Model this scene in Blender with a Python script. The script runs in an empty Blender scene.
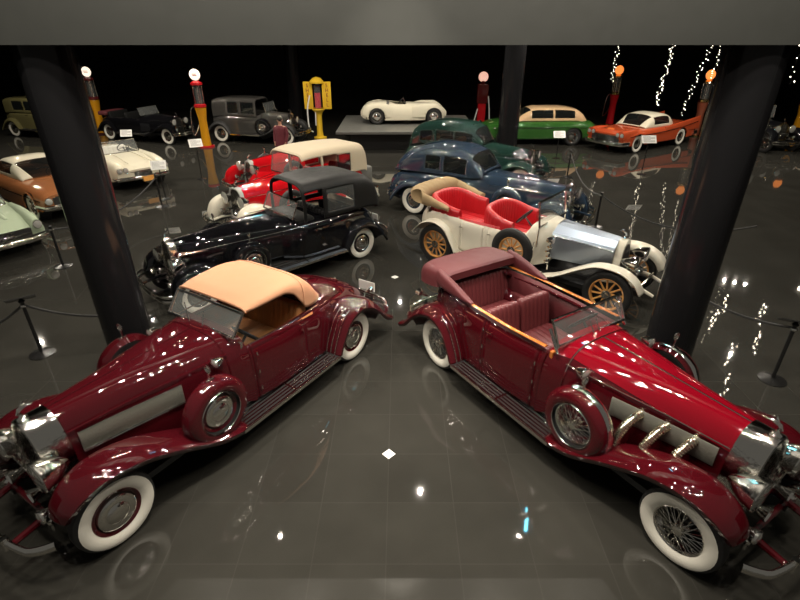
import bpy, bmesh, math, random
from mathutils import Vector as V, Matrix as MX
random.seed(7)
PI = math.pi
C = bpy.context.scene.collection
sc = bpy.context.scene

# ------------------------------------------------------------------ materials
MATS = {}
def mat(name, col, rough=.5, metal=0., coat=0., spec=.5, emit=None, estr=0., alpha=1., bump=None, trans=0., aniso=None):
    if name in MATS: return MATS[name]
    m = bpy.data.materials.new(name); m.use_nodes = True
    nt = m.node_tree; b = nt.nodes['Principled BSDF']
    b.inputs['Base Color'].default_value = (*col, 1)
    b.inputs['Roughness'].default_value = rough
    b.inputs['Metallic'].default_value = metal
    b.inputs['Coat Weight'].default_value = coat
    b.inputs['Coat Roughness'].default_value = .03; b.inputs['Coat IOR'].default_value = 1.75
    b.inputs['Specular IOR Level'].default_value = spec
    b.inputs['Alpha'].default_value = alpha
    if emit:
        b.inputs['Emission Color'].default_value = (*emit, 1); b.inputs['Emission Strength'].default_value = estr
    tc = nt.nodes.new('ShaderNodeTexCoord')
    if bump:
        sc_, st, dist = bump
        n = nt.nodes.new('ShaderNodeTexNoise'); n.inputs['Scale'].default_value = sc_; n.inputs['Detail'].default_value = 4
        bp = nt.nodes.new('ShaderNodeBump'); bp.inputs['Strength'].default_value = st; bp.inputs['Distance'].default_value = dist
        nt.links.new(tc.outputs['Object'], n.inputs['Vector']); nt.links.new(n.outputs['Fac'], bp.inputs['Height'])
        nt.links.new(bp.outputs['Normal'], b.inputs['Normal'])
    # faint procedural variation of the roughness, as on any real surface
    n2 = nt.nodes.new('ShaderNodeTexNoise'); n2.inputs['Scale'].default_value = 6; n2.inputs['Detail'].default_value = 3
    mr = nt.nodes.new('ShaderNodeMapRange'); mr.inputs['To Min'].default_value = rough * .85; mr.inputs['To Max'].default_value = min(1, rough * 1.2)
    nt.links.new(tc.outputs['Object'], n2.inputs['Vector']); nt.links.new(n2.outputs['Fac'], mr.inputs['Value'])
    nt.links.new(mr.outputs['Result'], b.inputs['Roughness'])
    MATS[name] = m
    return m
def paint(name, col, rough=.35): return mat('paint_' + name, col, rough, 0, 1.0, spec=0)
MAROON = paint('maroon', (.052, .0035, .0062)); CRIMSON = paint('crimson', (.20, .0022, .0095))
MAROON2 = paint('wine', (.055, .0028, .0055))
BLACK = paint('black', (.004, .004, .005)); IVORY = paint('ivory', (.70, .66, .55)); RED = paint('red', (.44, .005, .009))
BLUE = paint('blue', (.020, .034, .056)); GREEN = paint('dark_green', (.013, .036, .029)); LGREEN = paint('green', (.025, .095, .016))
ORANGE = paint('orange', (.42, .065, .022)); CREAM = paint('cream_white', (.66, .62, .49)); GREY = paint('grey', (.045, .043, .040))
COPPER = paint('copper_brown', (.30, .115, .045)); PALE = paint('pale_green', (.42, .50, .36)); OLIVE = paint('olive', (.11, .10, .042)); SILVER = paint('silver', (.45, .45, .42))
PINKRED = paint('pump_red', (.45, .01, .015)); YELLOW = paint('pump_amber', (.60, .27, .010)); LEMON = paint('pump_yellow', (.78, .50, .035)); DKRED = paint('pump_oxblood', (.10, .012, .012)); TANP = paint('tan_paint', (.62, .42, .24))
CHROME = mat('chrome', (.92, .90, .85), .05, 1, bump=(16, .5, .010)); ALU = mat('brushed_aluminium', (.40, .46, .55), .38, 1, bump=(60, .05, .002))
STEEL = mat('mesh_steel', (.24, .24, .205), .45, .5, bump=(60, .6, .006)); PIPE = mat('ribbed_pipe', (.80, .74, .58), .18, 1)
RUBBER = mat('rubber', (.012, .012, .012), .55); WHITEW = mat('whitewall_rubber', (.72, .70, .62), .45)
BOARD = mat('ribbed_rubber', (.010, .010, .011), .6, spec=.15); DARK = mat('dark_underbody', (.006, .006, .006), .6)
TANTOP = mat('tan_canvas', (.50, .250, .140), .8, bump=(220, .15, .002)); BEIGE = mat('beige_canvas', (.44, .375, .27), .8, bump=(220, .15, .002)); KHAKI = mat('khaki_canvas', (.29, .205, .105), .85, bump=(200, .2, .003))
BLKTOP = mat('black_leather_top', (.0065, .007, .007), .5, spec=.22, bump=(150, .1, .002))
WINELEATHER = mat('wine_leather', (.12, .026, .029), .36, bump=(120, .15, .002)); REDLEATHER = mat('red_leather', (.44, .012, .018), .38, bump=(120, .12, .002)); TANLEATHER = mat('tan_leather', (.45, .20, .07), .4)
WINEVINYL = mat('wine_canvas', (.10, .017, .021), .55, bump=(200, .12, .002)); GREYLEATHER = mat('grey_leather', (.12, .12, .11), .4)
WOODTRIM = mat('varnished_wood', (.50, .15, .025), .2, coat=1); SPOKEWOOD = mat('spoke_wood', (.62, .30, .085), .3, coat=.6)
GLASS = mat('clear_glass', (.30, .32, .31), .02, alpha=.17); DGLASS = mat('dark_window_glass', (.01, .012, .012), .03, alpha=.72); LENS = mat('lamp_lens', (.75, .75, .70), .06, .6, 1)
COLUMNM = mat('column_gloss_black', (.010, .010, .011), .14, spec=.28); BEAMM = mat('beam_paint', (.034, .036, .033), .5)
WALLM = mat('black_wall', (.004, .004, .004), .9); SIGNW = mat('sign_white', (.75, .75, .72), .4); PLATM = mat('platform_grey', (.12, .12, .11), .35)
PLATSIDE = mat('platform_black', (.01, .01, .01), .5); CORD = mat('velvet_rope', (.010, .010, .010), .7); IRON = mat('black_iron', (.012, .012, .012), .25)
GOLD = mat('brass', (.75, .52, .2), .15, 1)
WHITEGLOBE = mat('globe_white_glow', (.9, .85, .75), .3, emit=(1, .82, .66), estr=1.1); ORANGEGLOBE = mat('globe_orange_glow', (.9, .35, .1), .3, emit=(1, .27, .05), estr=1.1)
BULB = mat('fairy_bulb_glow', (1, .95, .85), .3, emit=(1, .86, .66), estr=9); BULBN = mat('near_fairy_bulb_glow', (1, .95, .85), .3, emit=(1, .86, .66), estr=130); LAMPG = mat('spot_lamp_glow', (1, 1, 1), .3, emit=(1, .86, .66), estr=60)
BLUEG = mat('blue_tube_glow', (.3, .6, 1), .3, emit=(.12, .55, .75), estr=60)
PLATEO = mat('plate_orange', (.8, .38, .08), .5); REDGLASS = mat('red_lens', (.5, .01, .01), .1, coat=1); FUEL = mat('red_fuel', (.55, .01, .03), .1, coat=1)
SKIN = mat('skin', (.45, .24, .16), .5); COAT = mat('maroon_cloth', (.10, .012, .02), .8); HAIR = mat('dark_hair', (.008, .006, .005), .5); TROUSER = mat('black_cloth', (.01, .01, .012), .8)
LETTER = mat('letter_dark_red', (.25, .02, .01), .5); INK = mat('letter_grey', (.15, .15, .15), .5)

def floor_mat():
    m = bpy.data.materials.new('polished_granite'); m.use_nodes = True; nt = m.node_tree; b = nt.nodes['Principled BSDF']
    tc = nt.nodes.new('ShaderNodeTexCoord'); mp = nt.nodes.new('ShaderNodeMapping'); mp.inputs['Location'].default_value = (.14, -4.67 + .0, 0)
    br = nt.nodes.new('ShaderNodeTexBrick'); br.offset = 0; br.inputs['Scale'].default_value = 1; br.inputs['Brick Width'].default_value = .74; br.inputs['Row Height'].default_value = .74
    br.inputs['Mortar Size'].default_value = .006; br.inputs['Mortar Smooth'].default_value = .2
    br.inputs['Color1'].default_value = (.030, .029, .025, 1); br.inputs['Color2'].default_value = (.034, .033, .0285, 1); br.inputs['Mortar'].default_value = (.040, .0385, .034, 1)
    ns = nt.nodes.new('ShaderNodeTexNoise'); ns.inputs['Scale'].default_value = 160; ns.inputs['Detail'].default_value = 5
    n2 = nt.nodes.new('ShaderNodeTexNoise'); n2.inputs['Scale'].default_value = 1.3; n2.inputs['Detail'].default_value = 6
    mx = nt.nodes.new('ShaderNodeMix'); mx.data_type = 'RGBA'; mx.blend_type = 'MULTIPLY'; mx.inputs['Factor'].default_value = .55
    ad = nt.nodes.new('ShaderNodeMath'); ad.operation = 'ADD'
    L = nt.links.new
    L(tc.outputs['Object'], mp.inputs['Vector']); L(mp.outputs['Vector'], br.inputs['Vector'])
    L(tc.outputs['Object'], ns.inputs['Vector']); L(tc.outputs['Object'], n2.inputs['Vector'])
    L(ns.outputs['Fac'], ad.inputs[0]); L(n2.outputs['Fac'], ad.inputs[1])
    L(br.outputs['Color'], mx.inputs['A']); L(ad.outputs['Value'], mx.inputs['B']); L(mx.outputs['Result'], b.inputs['Base Color'])
    mr = nt.nodes.new('ShaderNodeMapRange'); mr.inputs['To Min'].default_value = .02; mr.inputs['To Max'].default_value = .04
    L(n2.outputs['Fac'], mr.inputs['Value']); L(mr.outputs['Result'], b.inputs['Roughness'])
    b.inputs['Specular IOR Level'].default_value = .62
    return m

# ------------------------------------------------------------------ mesh builder
class MB:
    def __init__(s): s.v = []; s.f = []; s.M = MX.Identity(4)
    def put(s, pts):
        i = len(s.v); M = s.M; s.v += [tuple(M @ V(p)) for p in pts]; return i
    def grid(s, rows, cu=False, cv=False, cap0=False, cap1=False):
        n = len(rows); m = len(rows[0]); b = s.put([p for r in rows for p in r])
        for i in range(n if cu else n - 1):
            i2 = (i + 1) % n
            for j in range(m if cv else m - 1):
                j2 = (j + 1) % m
                s.f.append((b + i * m + j, b + i * m + j2, b + i2 * m + j2, b + i2 * m + j))
        if cap0: s.f.append(tuple(b + j for j in range(m))[::-1])
        if cap1: s.f.append(tuple(b + (n - 1) * m + j for j in range(m)))
        return s
    def box(s, x0, x1, y0, y1, z0, z1):
        b = s.put([(x, y, z) for z in (z0, z1) for x, y in ((x0, y0), (x1, y0), (x1, y1), (x0, y1))])
        s.f += [tuple(b + k for k in q) for q in ((3, 2, 1, 0), (4, 5, 6, 7), (0, 1, 5, 4), (1, 2, 6, 5), (2, 3, 7, 6), (3, 0, 4, 7))]
        return s
    def rbox(s, x0, x1, y0, y1, z0, z1, r=.02, p=8):
        # rounded box: stacked superellipse rings along z
        cx, cy = (x0 + x1) / 2, (y0 + y1) / 2; a, b_ = (x1 - x0) / 2, (y1 - y0) / 2; rows = []
        st = [(z0, -r), (z0 + r * .3, -r * .3), (z0 + r, 0), (z1 - r, 0), (z1 - r * .3, -r * .3), (z1, -r)]
        for z, d in st:
            rows.append([(cx + (a + d) * sp(math.cos(t), p), cy + (b_ + d) * sp(math.sin(t), p), z) for t in [k * PI / 16 for k in range(32)]])
        return s.grid(rows, cv=True, cap0=True, cap1=True)
    def lathe(s, prof, o=(0, 0, 0), ax='z', n=32, close=False):
        rows = []
        for k in range(n):
            t = 2 * PI * k / n; c, q = math.cos(t), math.sin(t); row = []
            for h, r in prof:
                if ax == 'z': p = (o[0] + r * c, o[1] + r * q, o[2] + h)
                elif ax == 'x': p = (o[0] + h, o[1] + r * c, o[2] + r * q)
                else: p = (o[0] + r * q, o[1] + h, o[2] + r * c)
                row.append(p)
            rows.append(row)
        return s.grid(rows, cu=True, cv=close)
    def tube(s, path, r, n=8, close=False, flat=None):
        P = [V(p) for p in path]; N = len(P); rows = []; up = None
        for i in range(N):
            a = P[(i - 1) % N] if (close or i > 0) else P[i]; b = P[(i + 1) % N] if (close or i < N - 1) else P[i]
            t = (b - a).normalized()
            if up is None: up = V((0, 0, 1)) if abs(t.z) < .9 else V((1, 0, 0))
            sd = t.cross(up).normalized(); u2 = sd.cross(t).normalized(); up = u2
            rr = r[i] if isinstance(r, (list, tuple)) else r
            fx, fy = flat if flat else (1, 1)
            rows.append([P[i] + sd * (rr * fx * math.cos(k * 2 * PI / n)) + u2 * (rr * fy * math.sin(k * 2 * PI / n)) for k in range(n)])
        return s.grid(rows, cu=close, cv=True, cap0=not close, cap1=not close)
    def ball(s, c, r, n=12, sx=1, sy=1, sz=1):
        m = n // 2 + 1; rows = []
        for i in range(m):
            a = PI * i / (m - 1)
            rr = max(1e-4, math.sin(a))
            rows.append([(c[0] + r * sx * rr * math.cos(t), c[1] + r * sy * rr * math.sin(t), c[2] - r * sz * math.cos(a)) for t in [k * 2 * PI / n for k in range(n)]])
        return s.grid(rows, cv=True)
    def quad(s, a, b, c, d):
        i = s.put([a, b, c, d]); s.f.append((i, i + 1, i + 2, i + 3)); return s
    def slab(s, a, b, c, d, th=.006):
        n = (V(b) - V(a)).cross(V(d) - V(a)).normalized() * th
        A = [V(p) for p in (a, b, c, d)]; i = s.put(A + [p + n for p in A])
        s.f += [tuple(i + k for k in q) for q in ((0, 3, 2, 1), (4, 5, 6, 7), (0, 1, 5, 4), (1, 2, 6, 5), (2, 3, 7, 6), (3, 0, 4, 7))]
        return s
    def mirror(s):
        # adds the mirrored copy across y = 0
        n = len(s.v); k = len(s.f); s.v += [(x, -y, z) for x, y, z in s.v]
        s.f += [tuple(i + n for i in reversed(f)) for f in s.f[:k]]; return s
    def build(s, name, m, parent=None, smooth=True, thick=0, angle=38, bevel=0, off=-1):
        me = bpy.data.meshes.new(name); me.from_pydata(s.v, [], s.f)
        bm = bmesh.new(); bm.from_mesh(me); bmesh.ops.remove_doubles(bm, verts=bm.verts, dist=2e-5)
        bmesh.ops.recalc_face_normals(bm, faces=bm.faces); bm.to_mesh(me); bm.free()
        me.materials.append(m)
        if smooth:
            me.polygons.foreach_set('use_smooth', [True] * len(me.polygons)); me.set_sharp_from_angle(angle=math.radians(angle))
        me.update(); o = bpy.data.objects.new(name, me); C.objects.link(o)
        if parent: o.parent = parent
        if thick:
            md = o.modifiers.new('s', 'SOLIDIFY'); md.thickness = thick; md.offset = off
        if bevel:
            md = o.modifiers.new('b', 'BEVEL'); md.width = bevel; md.segments = 3; md.limit_method = 'ANGLE'
        return o
def sp(c, p): return math.copysign(abs(c) ** (2 / p), c)
def thing(name, label, cat, loc=(0, 0, 0), rz=0, group=None):
    o = bpy.data.objects.new(name, None); C.objects.link(o); o.empty_display_size = .1
    o.location = loc; o.rotation_euler = (0, 0, rz); o['label'] = label; o['category'] = cat
    if group: o['group'] = group
    return o
def tag(o, label, cat, group=None, kind=None):
    o['label'] = label; o['category'] = cat
    if group: o['group'] = group
    if kind: o['kind'] = kind
    return o
def struct(o): o['kind'] = 'structure'; return o

# ------------------------------------------------------------------ curves and lofts
def pchip(rows, n):
    """rows sorted along column 0; n samples between each pair, every key row kept"""
    k = len(rows[0]); N = len(rows); h = [rows[i + 1][0] - rows[i][0] for i in range(N - 1)]; out = []
    T = []
    for c in range(k):
        d = [(rows[i + 1][c] - rows[i][c]) / h[i] for i in range(N - 1)]; t = [d[0]]
        for i in range(1, N - 1):
            t.append(0 if d[i - 1] * d[i] <= 0 else 2 * d[i - 1] * d[i] / (d[i - 1] + d[i]))
        t.append(d[-1]); T.append(t)
    for i in range(N - 1):
        for q in range(n):
            u = q / n; r = []
            for c in range(k):
                a, b = rows[i][c], rows[i + 1][c]; m0, m1 = T[c][i] * h[i], T[c][i + 1] * h[i]
                r.append((2 * u ** 3 - 3 * u * u + 1) * a + (u ** 3 - 2 * u * u + u) * m0 + (3 * u * u - 2 * u ** 3) * b + (u ** 3 - u * u) * m1)
            out.append(r)
    out.append(list(rows[-1])); return out
def cr(rows, n):
    out = []; N = len(rows)
    for i in range(N - 1):
        a, b, c, d = rows[max(i - 1, 0)], rows[i], rows[i + 1], rows[min(i + 2, N - 1)]
        for q in range(n):
            u = q / n
            out.append([.5 * (2 * b[k] + (c[k] - a[k]) * u + (2 * a[k] - 5 * b[k] + 4 * c[k] - d[k]) * u * u + (3 * b[k] - a[k] - 3 * c[k] + d[k]) * u ** 3) for k in range(len(b))])
    out.append(list(rows[-1])); return out
def arch(w, zb, zt, p, y0=0., tum=0., nt=40):
    """half superellipse from the left foot over the top to the right foot, evenly spaced"""
    pts = []
    for i in range(241):
        t = PI * i / 240; s_ = math.sin(t) ** (2 / p) if 0 < i < 240 else 0.; y = w * sp(math.cos(t), p)
        pts.append((y * (1 - tum * s_), zb + (zt - zb) * s_))
    L = [0]
    for i in range(240): L.append(L[-1] + math.dist(pts[i], pts[i + 1]))
    out = []; j = 0
    for k in range(nt + 1):
        g = L[-1] * k / nt
        while j < 239 and L[j + 1] < g: j += 1
        u = (g - L[j]) / max(1e-9, L[j + 1] - L[j]); a, b = pts[j], pts[j + 1]
        out.append((y0 + a[0] + (b[0] - a[0]) * u, a[1] + (b[1] - a[1]) * u))
    return out
def loft(rows, n=6, nt=40, cb=None, cap0=True, cap1=True, closed=False):
    """rows: (x, half width, bottom, top, squareness, [y0], [tumblehome]); cb(x,y,z,t) names the sheet a face belongs to"""
    rows = sorted([tuple(r) + (0., 0.)[len(r) - 5:] for r in rows]); S = pchip(rows, n)
    G = [[(r[0], y, z) for y, z in arch(r[1], r[2], r[3], max(1.2, r[4]), r[5], r[6], nt)] for r in S]
    D = {'': MB()}
    m = nt + 1
    for i in range(len(G) - 1):
        for j in range(nt):
            q = [G[i][j], G[i + 1][j], G[i + 1][j + 1], G[i][j + 1]]
            c = [sum(p[k] for p in q) / 4 for k in range(3)]
            key = (cb(c[0], c[1], c[2], (j + .5) / nt) or '') if cb else ''
            if key == '_': continue
            if key not in D: D[key] = MB()
            D[key].quad(*q)
    if cap0:
        b = D[''].put(G[0]); D[''].f.append(tuple(range(b, b + m)))
    if cap1:
        b = D[''].put(G[-1]); D[''].f.append(tuple(range(b, b + m)))
    return D
def fender(path, n=6, inner=.22, lip=.05, side=1, nu=14, pw=3.2):
    """path rows: (x, z, y_in, y_out, crown); a crowned sheet following the wheel"""
    S = cr(path, n); rows = []
    for i, (x, z, yi, yo, c) in enumerate(S):
        a, b = S[max(i - 1, 0)], S[min(i + 1, len(S) - 1)]; t = V((b[0] - a[0], 0, b[1] - a[1])).normalized()
        nn = V((t.z, 0, -t.x)); nn = nn if nn.z < 0 or (abs(nn.z) < .02) else -nn
        if abs(nn.z) < .02 and i > 0: nn = last
        if i > 0 and nn.dot(last) < 0: nn = -nn
        last = nn; row = []
        for k in range(nu + 1):
            u = -1 + 2 * k / nu; d = (c * abs(u) ** pw if u > 0 else (c + inner) * abs(u) ** (pw + 2)); y = (yi + yo) / 2 + (yo - yi) / 2 * u
            row.append(V((x, side * y, z)) + nn * d)
        row.append(row[-1] + nn * lip + V((0, side * -.004, 0))); rows.append(row)
    return MB().grid(rows)

# ------------------------------------------------------------------ shared car pieces
def wheel(par, x, y, z, R=.42, w=.17, style='wire', ww=True, side=1, rimc=None, name='wheel', n=40, wr=.61, steer=0):
    """tyre is the part; whitewall, rim, spokes and cap are its sub-parts. side=+1: outer face towards +y"""
    M = MX.Translation((x, y, z)) @ MX.Rotation(steer, 4, 'Z') @ (MX.Identity(4) if side > 0 else MX.Rotation(PI, 4, 'Z'))
    ri = R * wr; m = MB(); m.M = M; h = w / 2
    prof = [(-h * .7, ri), (-h * .98, ri + (R - ri) * .35), (-h, ri + (R - ri) * .6), (-h * .85, R - .03), (-h * .6, R - .004), (-h * .2, R), (h * .2, R), (h * .6, R - .004), (h * .85, R - .03), (h, ri + (R - ri) * .6), (h * .98, ri + (R - ri) * .35), (h * .7, ri)]
    m.lathe(prof, ax='y', n=n, close=True); t = m.build(name, RUBBER, par)
    if ww:
        m = MB(); m.M = M; m.lathe([(h * .70, ri - .002), (h * .99, ri + (R - ri) * .25), (h * 1.035, ri + (R - ri) * .5), (h * 1.0, ri + (R - ri) * .68), (h * .93, ri + (R - ri) * .78)], ax='y', n=n); m.build('whitewall', WHITEW, t)
    rc = rimc or CHROME; m = MB(); m.M = M
    m.lathe([(h * .68, ri), (h * .78, ri - .006), (h * .70, ri - .02), (h * .3, ri - .035), (-h * .3, ri - .035), (-h * .7, ri)], ax='y', n=n); m.build('rim', rc, t)
    if style == 'wire':
        m = MB(); m.M = M
        for k in range(36):
            a = 2 * PI * k / 36; s_ = (1 if k % 2 else -1) * .42; hy = h * (.75 if k % 4 < 2 else .15)
            m.tube([(.055 * math.sin(a + s_), hy + .02, .055 * math.cos(a + s_)), ((ri - .025) * math.sin(a), h * .35, (ri - .025) * math.cos(a))], .0042, 5)
        m.build('spokes', CHROME, t)
        m = MB(); m.M = M; m.lathe([(h * 1.05, .001), (h * 1.05, .03), (h * .95, .05), (h * .6, .06), (-.02, .07)], ax='y', n=20); m.build('hub_cap', CHROME, t)
    elif style == 'wood':
        m = MB(); m.M = M
        for k in range(12):
            a = 2 * PI * k / 12 + .13
            m.tube([(.06 * math.sin(a), 0, .06 * math.cos(a)), (ri * .6 * math.sin(a), 0, ri * .6 * math.cos(a)), ((ri - .02) * math.sin(a), 0, (ri - .02) * math.cos(a))], [.024, .017, .02], 8)
        m.build('spokes', SPOKEWOOD, t)
        m = MB(); m.M = M; m.lathe([(h * 1.3, .001), (h * 1.3, .035), (h * .8, .045), (h * .7, .085), (-h * .5, .085)], ax='y', n=20); m.build('hub_cap', CHROME, t)
    elif style == 'disc':
        m = MB(); m.M = M; m.lathe([(h * .72, ri - .02), (h * .62, ri * .86), (h * .45, ri * .8), (h * .5, ri * .62)], ax='y', n=n); m.build('wheel_disc', rimc or MAROON, t)
        m = MB(); m.M = M; m.lathe([(h * .5, ri * .80), (h * .8, ri * .77), (h * 1.0, ri * .66), (h * .95, ri * .46), (h * 1.15, ri * .38), (h * 1.25, ri * .15), (h * 1.26, .001)], ax='y', n=n); m.build('hub_cap', CHROME, t)
    else:
        m = MB(); m.M = M; m.lathe([(h * .6, ri - .02), (h * .75, ri * .85), (h * .6, ri * .7), (h * .9, ri * .35), (h * .95, .001)], ax='y', n=n); m.build('hub_cap', CHROME, t)
    return t
def headlamp(par, x, y, z, r=.13, L=.24, name='headlamp', body=CHROME, stalk=True):
    m = MB(); m.lathe([(-L, .001), (-L * .95, r * .22), (-L * .7, r * .55), (-L * .3, r * .88), (0, r), (.02, r * 1.03), (.03, r * .98), (.028, r * .9)], (x, y, z), 'x', 28)
    if stalk: m.tube([(x - L * .4, y, z - r * .8), (x - L * .4, y * .9, z - r - .18)], .02, 8)
    o = m.build(name, body, par); m = MB(); m.lathe([(.045, .001), (.042, r * .5), (.028, r * .93)], (x, y, z), 'x', 28); m.build('lens', LENS, o)
    return o
def bumper(par, x, w, z, bow=.12, name='front_bumper', bars=2, sgn=1, r=.026, curl=.1):
    m = MB()
    for k in range(bars):
        zz = z + (k - (bars - 1) / 2) * .095
        p = [(x - sgn * (bow * (abs(u) ** 2.2) + curl * 1.3 * max(0, (abs(u) - .78) / .22) ** 2), w * u, zz) for u in [i / 22 for i in range(-22, 23)]]
        m.tube(p, r, 12, flat=(.7, 1.15))
    for y in (-.34, .34): m.box(x - sgn * .05, x + sgn * .012, y - .03, y + .03, z - .07, z + .07)
    if bars > 1:
        for y in (-w, w): m.ball((x - sgn * (bow + curl), y, z), .055, 12, .5, .8, 1.3)
    o = m.build(name, CHROME, par)
    return o
def cushion(par, name, m_, c, size, tilt=0, pleats=8, amp=.012, p=4.5, axis='y'):
    """upholstered block with pleats across y; c centre of the bottom, tilt leans it back (radians)"""
    sx, sy, sz = size; m = MB(); m.M = MX.Translation(c) @ MX.Rotation(tilt, 4, 'Y'); rows = []; n = max(14, pleats * 6)
    for i in range(n + 1):
        u = -1 + 2 * i / n; e = (1 - min(1, abs(u)) ** 10) ** .5 * .12 + .88 if abs(u) < 1 else .80
        g = abs(math.sin(PI * pleats * (u + 1) / 2)) ** .5 if pleats else 1; a = -amp * (1 - g)
        rows.append([((sx / 2 * e + a) * sp(math.cos(t), p), u * sy / 2, sz / 2 + (sz / 2 * e + a) * sp(math.sin(t), p)) for t in [k * PI / 14 for k in range(28)]])
    return m.grid(rows, cv=True, cap0=True, cap1=True).build(name, m_, par, angle=60)
def mascot(par, x, z):
    m = MB(); m.lathe([(0, .045), (.02, .05), (.035, .03), (.05, .02), (.07, .014)], (x, 0, z), 'z', 14)
    m.tube([(x + .03, 0, z + .07), (x, 0, z + .12), (x - .07, 0, z + .15)], [.012, .02, .006], 8)
    for s in (1, -1): m.tube([(x, 0, z + .11), (x - .06, s * .04, z + .16), (x - .11, s * .05, z + .15)], [.012, .012, .003], 6)
    return m.build('radiator_mascot', CHROME, par)

# ------------------------------------------------------------------ pre-war car pieces
def radiator(par, x, w, zb, zt, p=3, m_=CHROME, slats=16, depth=.14, lean=0):
    rows = []
    for dx, dw in ((-depth, 0), (-.02, 0), (.0, -.008), (.008, -.022), (.0, -.045), (-.035, -.05)):
        rows.append([(x + dx, y, z) for y, z in arch(w + dw, zb, zt + dw, p, nt=32)])
    m = MB().grid(rows); m.box(x - .03, x + .006, -w, w, zb - .03, zb + .02); s = m.build('radiator_shell', m_, par)
    m = MB(); n = slats
    for k in range(n):
        y = (w - .06) * (-1 + 2 * (k + .5) / n); q = (1 - min(.999, abs(y) / (w - .045)) ** p) ** (1 / p)
        m.box(x - .03, x - .012, y - .004, y + .004, zb, zb + (zt - .05 - zb) * q)
    m.build('grille_slats', CHROME, s)
    m = MB(); A = [(x - .04, y, z) for y, z in arch(w - .03, zb, zt - .03, p, nt=32)]; b = m.put(A); m.f.append(tuple(range(b, b + 33))); m.build('radiator_core', DARK, s)
    return s
def chassis(par, a, rear=.7, front=.55):
    m = MB()
    for s in (1, -1): m.box(-a - rear, a + front - .1, s * .36 - .04, s * .36 + .04, .42, .52)
    m.box(-a + .2, a - .35, -.62, .62, .36, .44); m.box(-a - .5, -a + .2, -.38, .38, .40, .50)
    for x in (-a, a): m.tube([(x, -.62, .40), (x, .62, .40)], .045, 8)
    return m.build('chassis', DARK, par)
def runboard(par, x0, x1, y0=.58, y1=.97, z=.37, strips=6, m_=BOARD, chrome_cross=True, sides=(1, -1), th=.05):
    for s in sides:
        m = MB(); m.box(x0, x1, min(s * y0, s * y1), max(s * y0, s * y1), z, z + th); b = m.build('running_board', m_, par, smooth=False, bevel=.01)
        m = MB()
        for k in range(strips):
            y = s * (y0 + .05 + (y1 - y0 - .07) * k / max(1, strips - 1)); m.box(x0 + .04, x1 - .04, y - .011, y + .011, z + th, z + th + .009)
        m.box(x0, x1, s * y1 - .006, s * y1 + .006, z + .005, z + th + .004)
        if chrome_cross: m.box((x0 + x1) / 2 - .015, (x0 + x1) / 2 + .015, min(s * (y0 + .04), s * (y1 - .01)), max(s * (y0 + .04), s * (y1 - .01)), z + th, z + th + .013)
        m.build('tread_strips', CHROME, b, smooth=False)
def fenders(par, a, fm, front, rear, inner=.22, lip=.05, sides=(1, -1), names=('front_fender', 'rear_fender'), strips=0, bead=None):
    for s in sides:
        f = fender(front, side=s, inner=inner, lip=lip).build(names[0], fm, par, thick=.012)
        r = fender(rear, side=s, inner=inner * .6, lip=lip).build(names[1], fm, par, thick=.012)
        if strips:
            m = MB(); S = cr(rear, 6)[1:16]
            for k in range(strips):
                y = .56 + .3 * k / (strips - 1)
                m.tube([(x + .012, s * y, z + .015 - (.02 if k == strips - 1 else 0)) for x, z, *_ in S], .009, 6)
            m.build('stone_guard_strips', CHROME, r)
def spare(par, x, y, z, R, w, style, side, cover=None, mirror=True, rimc=None, ww=False, band=False):
    t = wheel(par, x, y, z, R, w, style, ww, side, rimc, name='spare_wheel')
    h = w / 2 + .012
    if cover:
        m = MB(); m.lathe([(side * h * 1.02, R * .66), (side * h * 1.12, R * .72), (side * h * 1.1, R * .86), (side * h * .8, R * .98), (side * h * .3, R + .014), (-side * h * .5, R + .012), (-side * h * 1, R * .9)], (x, y, z), 'y', 44)
        c = m.build('tyre_cover', cover, t)
        if band:
            m = MB(); rr = R + .02; m.tube([(x + rr * math.sin(q), y - side * .03, z + rr * math.cos(q)) for q in [i * PI / 20 - .35 for i in range(0, 19)]], .03, 8, flat=(1.6, .5)); m.build('chrome_band', CHROME, t)
        m = MB(); m.lathe([(side * h * 1.05, R * .64), (side * h * 1.16, R * .655), (side * h * 1.05, R * .67)], (x, y, z), 'y', 44); m.build('trim_ring', CHROME, t)
    if mirror:
        m = MB(); m.tube([(x, y - side * .02, z + R), (x, y, z + R + .12)], .012, 8); m.lathe([(-.02, .001), (-.015, .04), (.0, .055), (.006, .05)], (x, y, z + R + .16), 'x', 16)
        m.tube([(x - .05, y, z + R + .01), (x + .05, y, z + R + .01)], .02, 8); m.build('side_mirror', CHROME, t)
    return t
def windscreen(par, x, w, z0, z1, rake=.1, split=False, w1=None, r=.016, m_=CHROME, name='windshield_frame'):
    w1 = w1 or w; P = [(x, -w, z0), (x - rake, -w1, z1), (x - rake, w1, z1), (x, w, z0)]
    m = MB(); m.tube(P, r, 8); m.tube([P[3], P[0]], r, 8)
    if split: m.tube([(x, 0, z0), (x - rake, 0, z1)], r * .8, 8)
    o = m.build(name, m_, par)
    MB().slab(P[0], P[3], P[2], P[1], .005).build('windshield_glass', GLASS, o, smooth=False); return o
def steering(par, x, y, z, r=.2, m_=DARK):
    m = MB(); c = V((x, y, z)); ax = V((-.75, 0, .66)); u = V((0, 1, 0)); v = ax.cross(u)
    m.tube([c + u * (r * math.cos(t)) + v * (r * math.sin(t)) for t in [k * 2 * PI / 28 for k in range(28)]], .013, 8, close=True)
    for k in range(3):
        t = k * 2 * PI / 3 + .5; m.tube([c, c + u * (r * math.cos(t)) + v * (r * math.sin(t))], .008, 6)
    m.tube([c, c - ax * .55], .018, 8); return m.build('steering_wheel', m_, par)
def handle(par, x, y, z, s, L=.11):
    m = MB(); m.tube([(x, y, z), (x, y + s * .035, z), (x - L, y + s * .035, z - .005)], .009, 8); return m.build('door_handle', CHROME, par)
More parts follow.
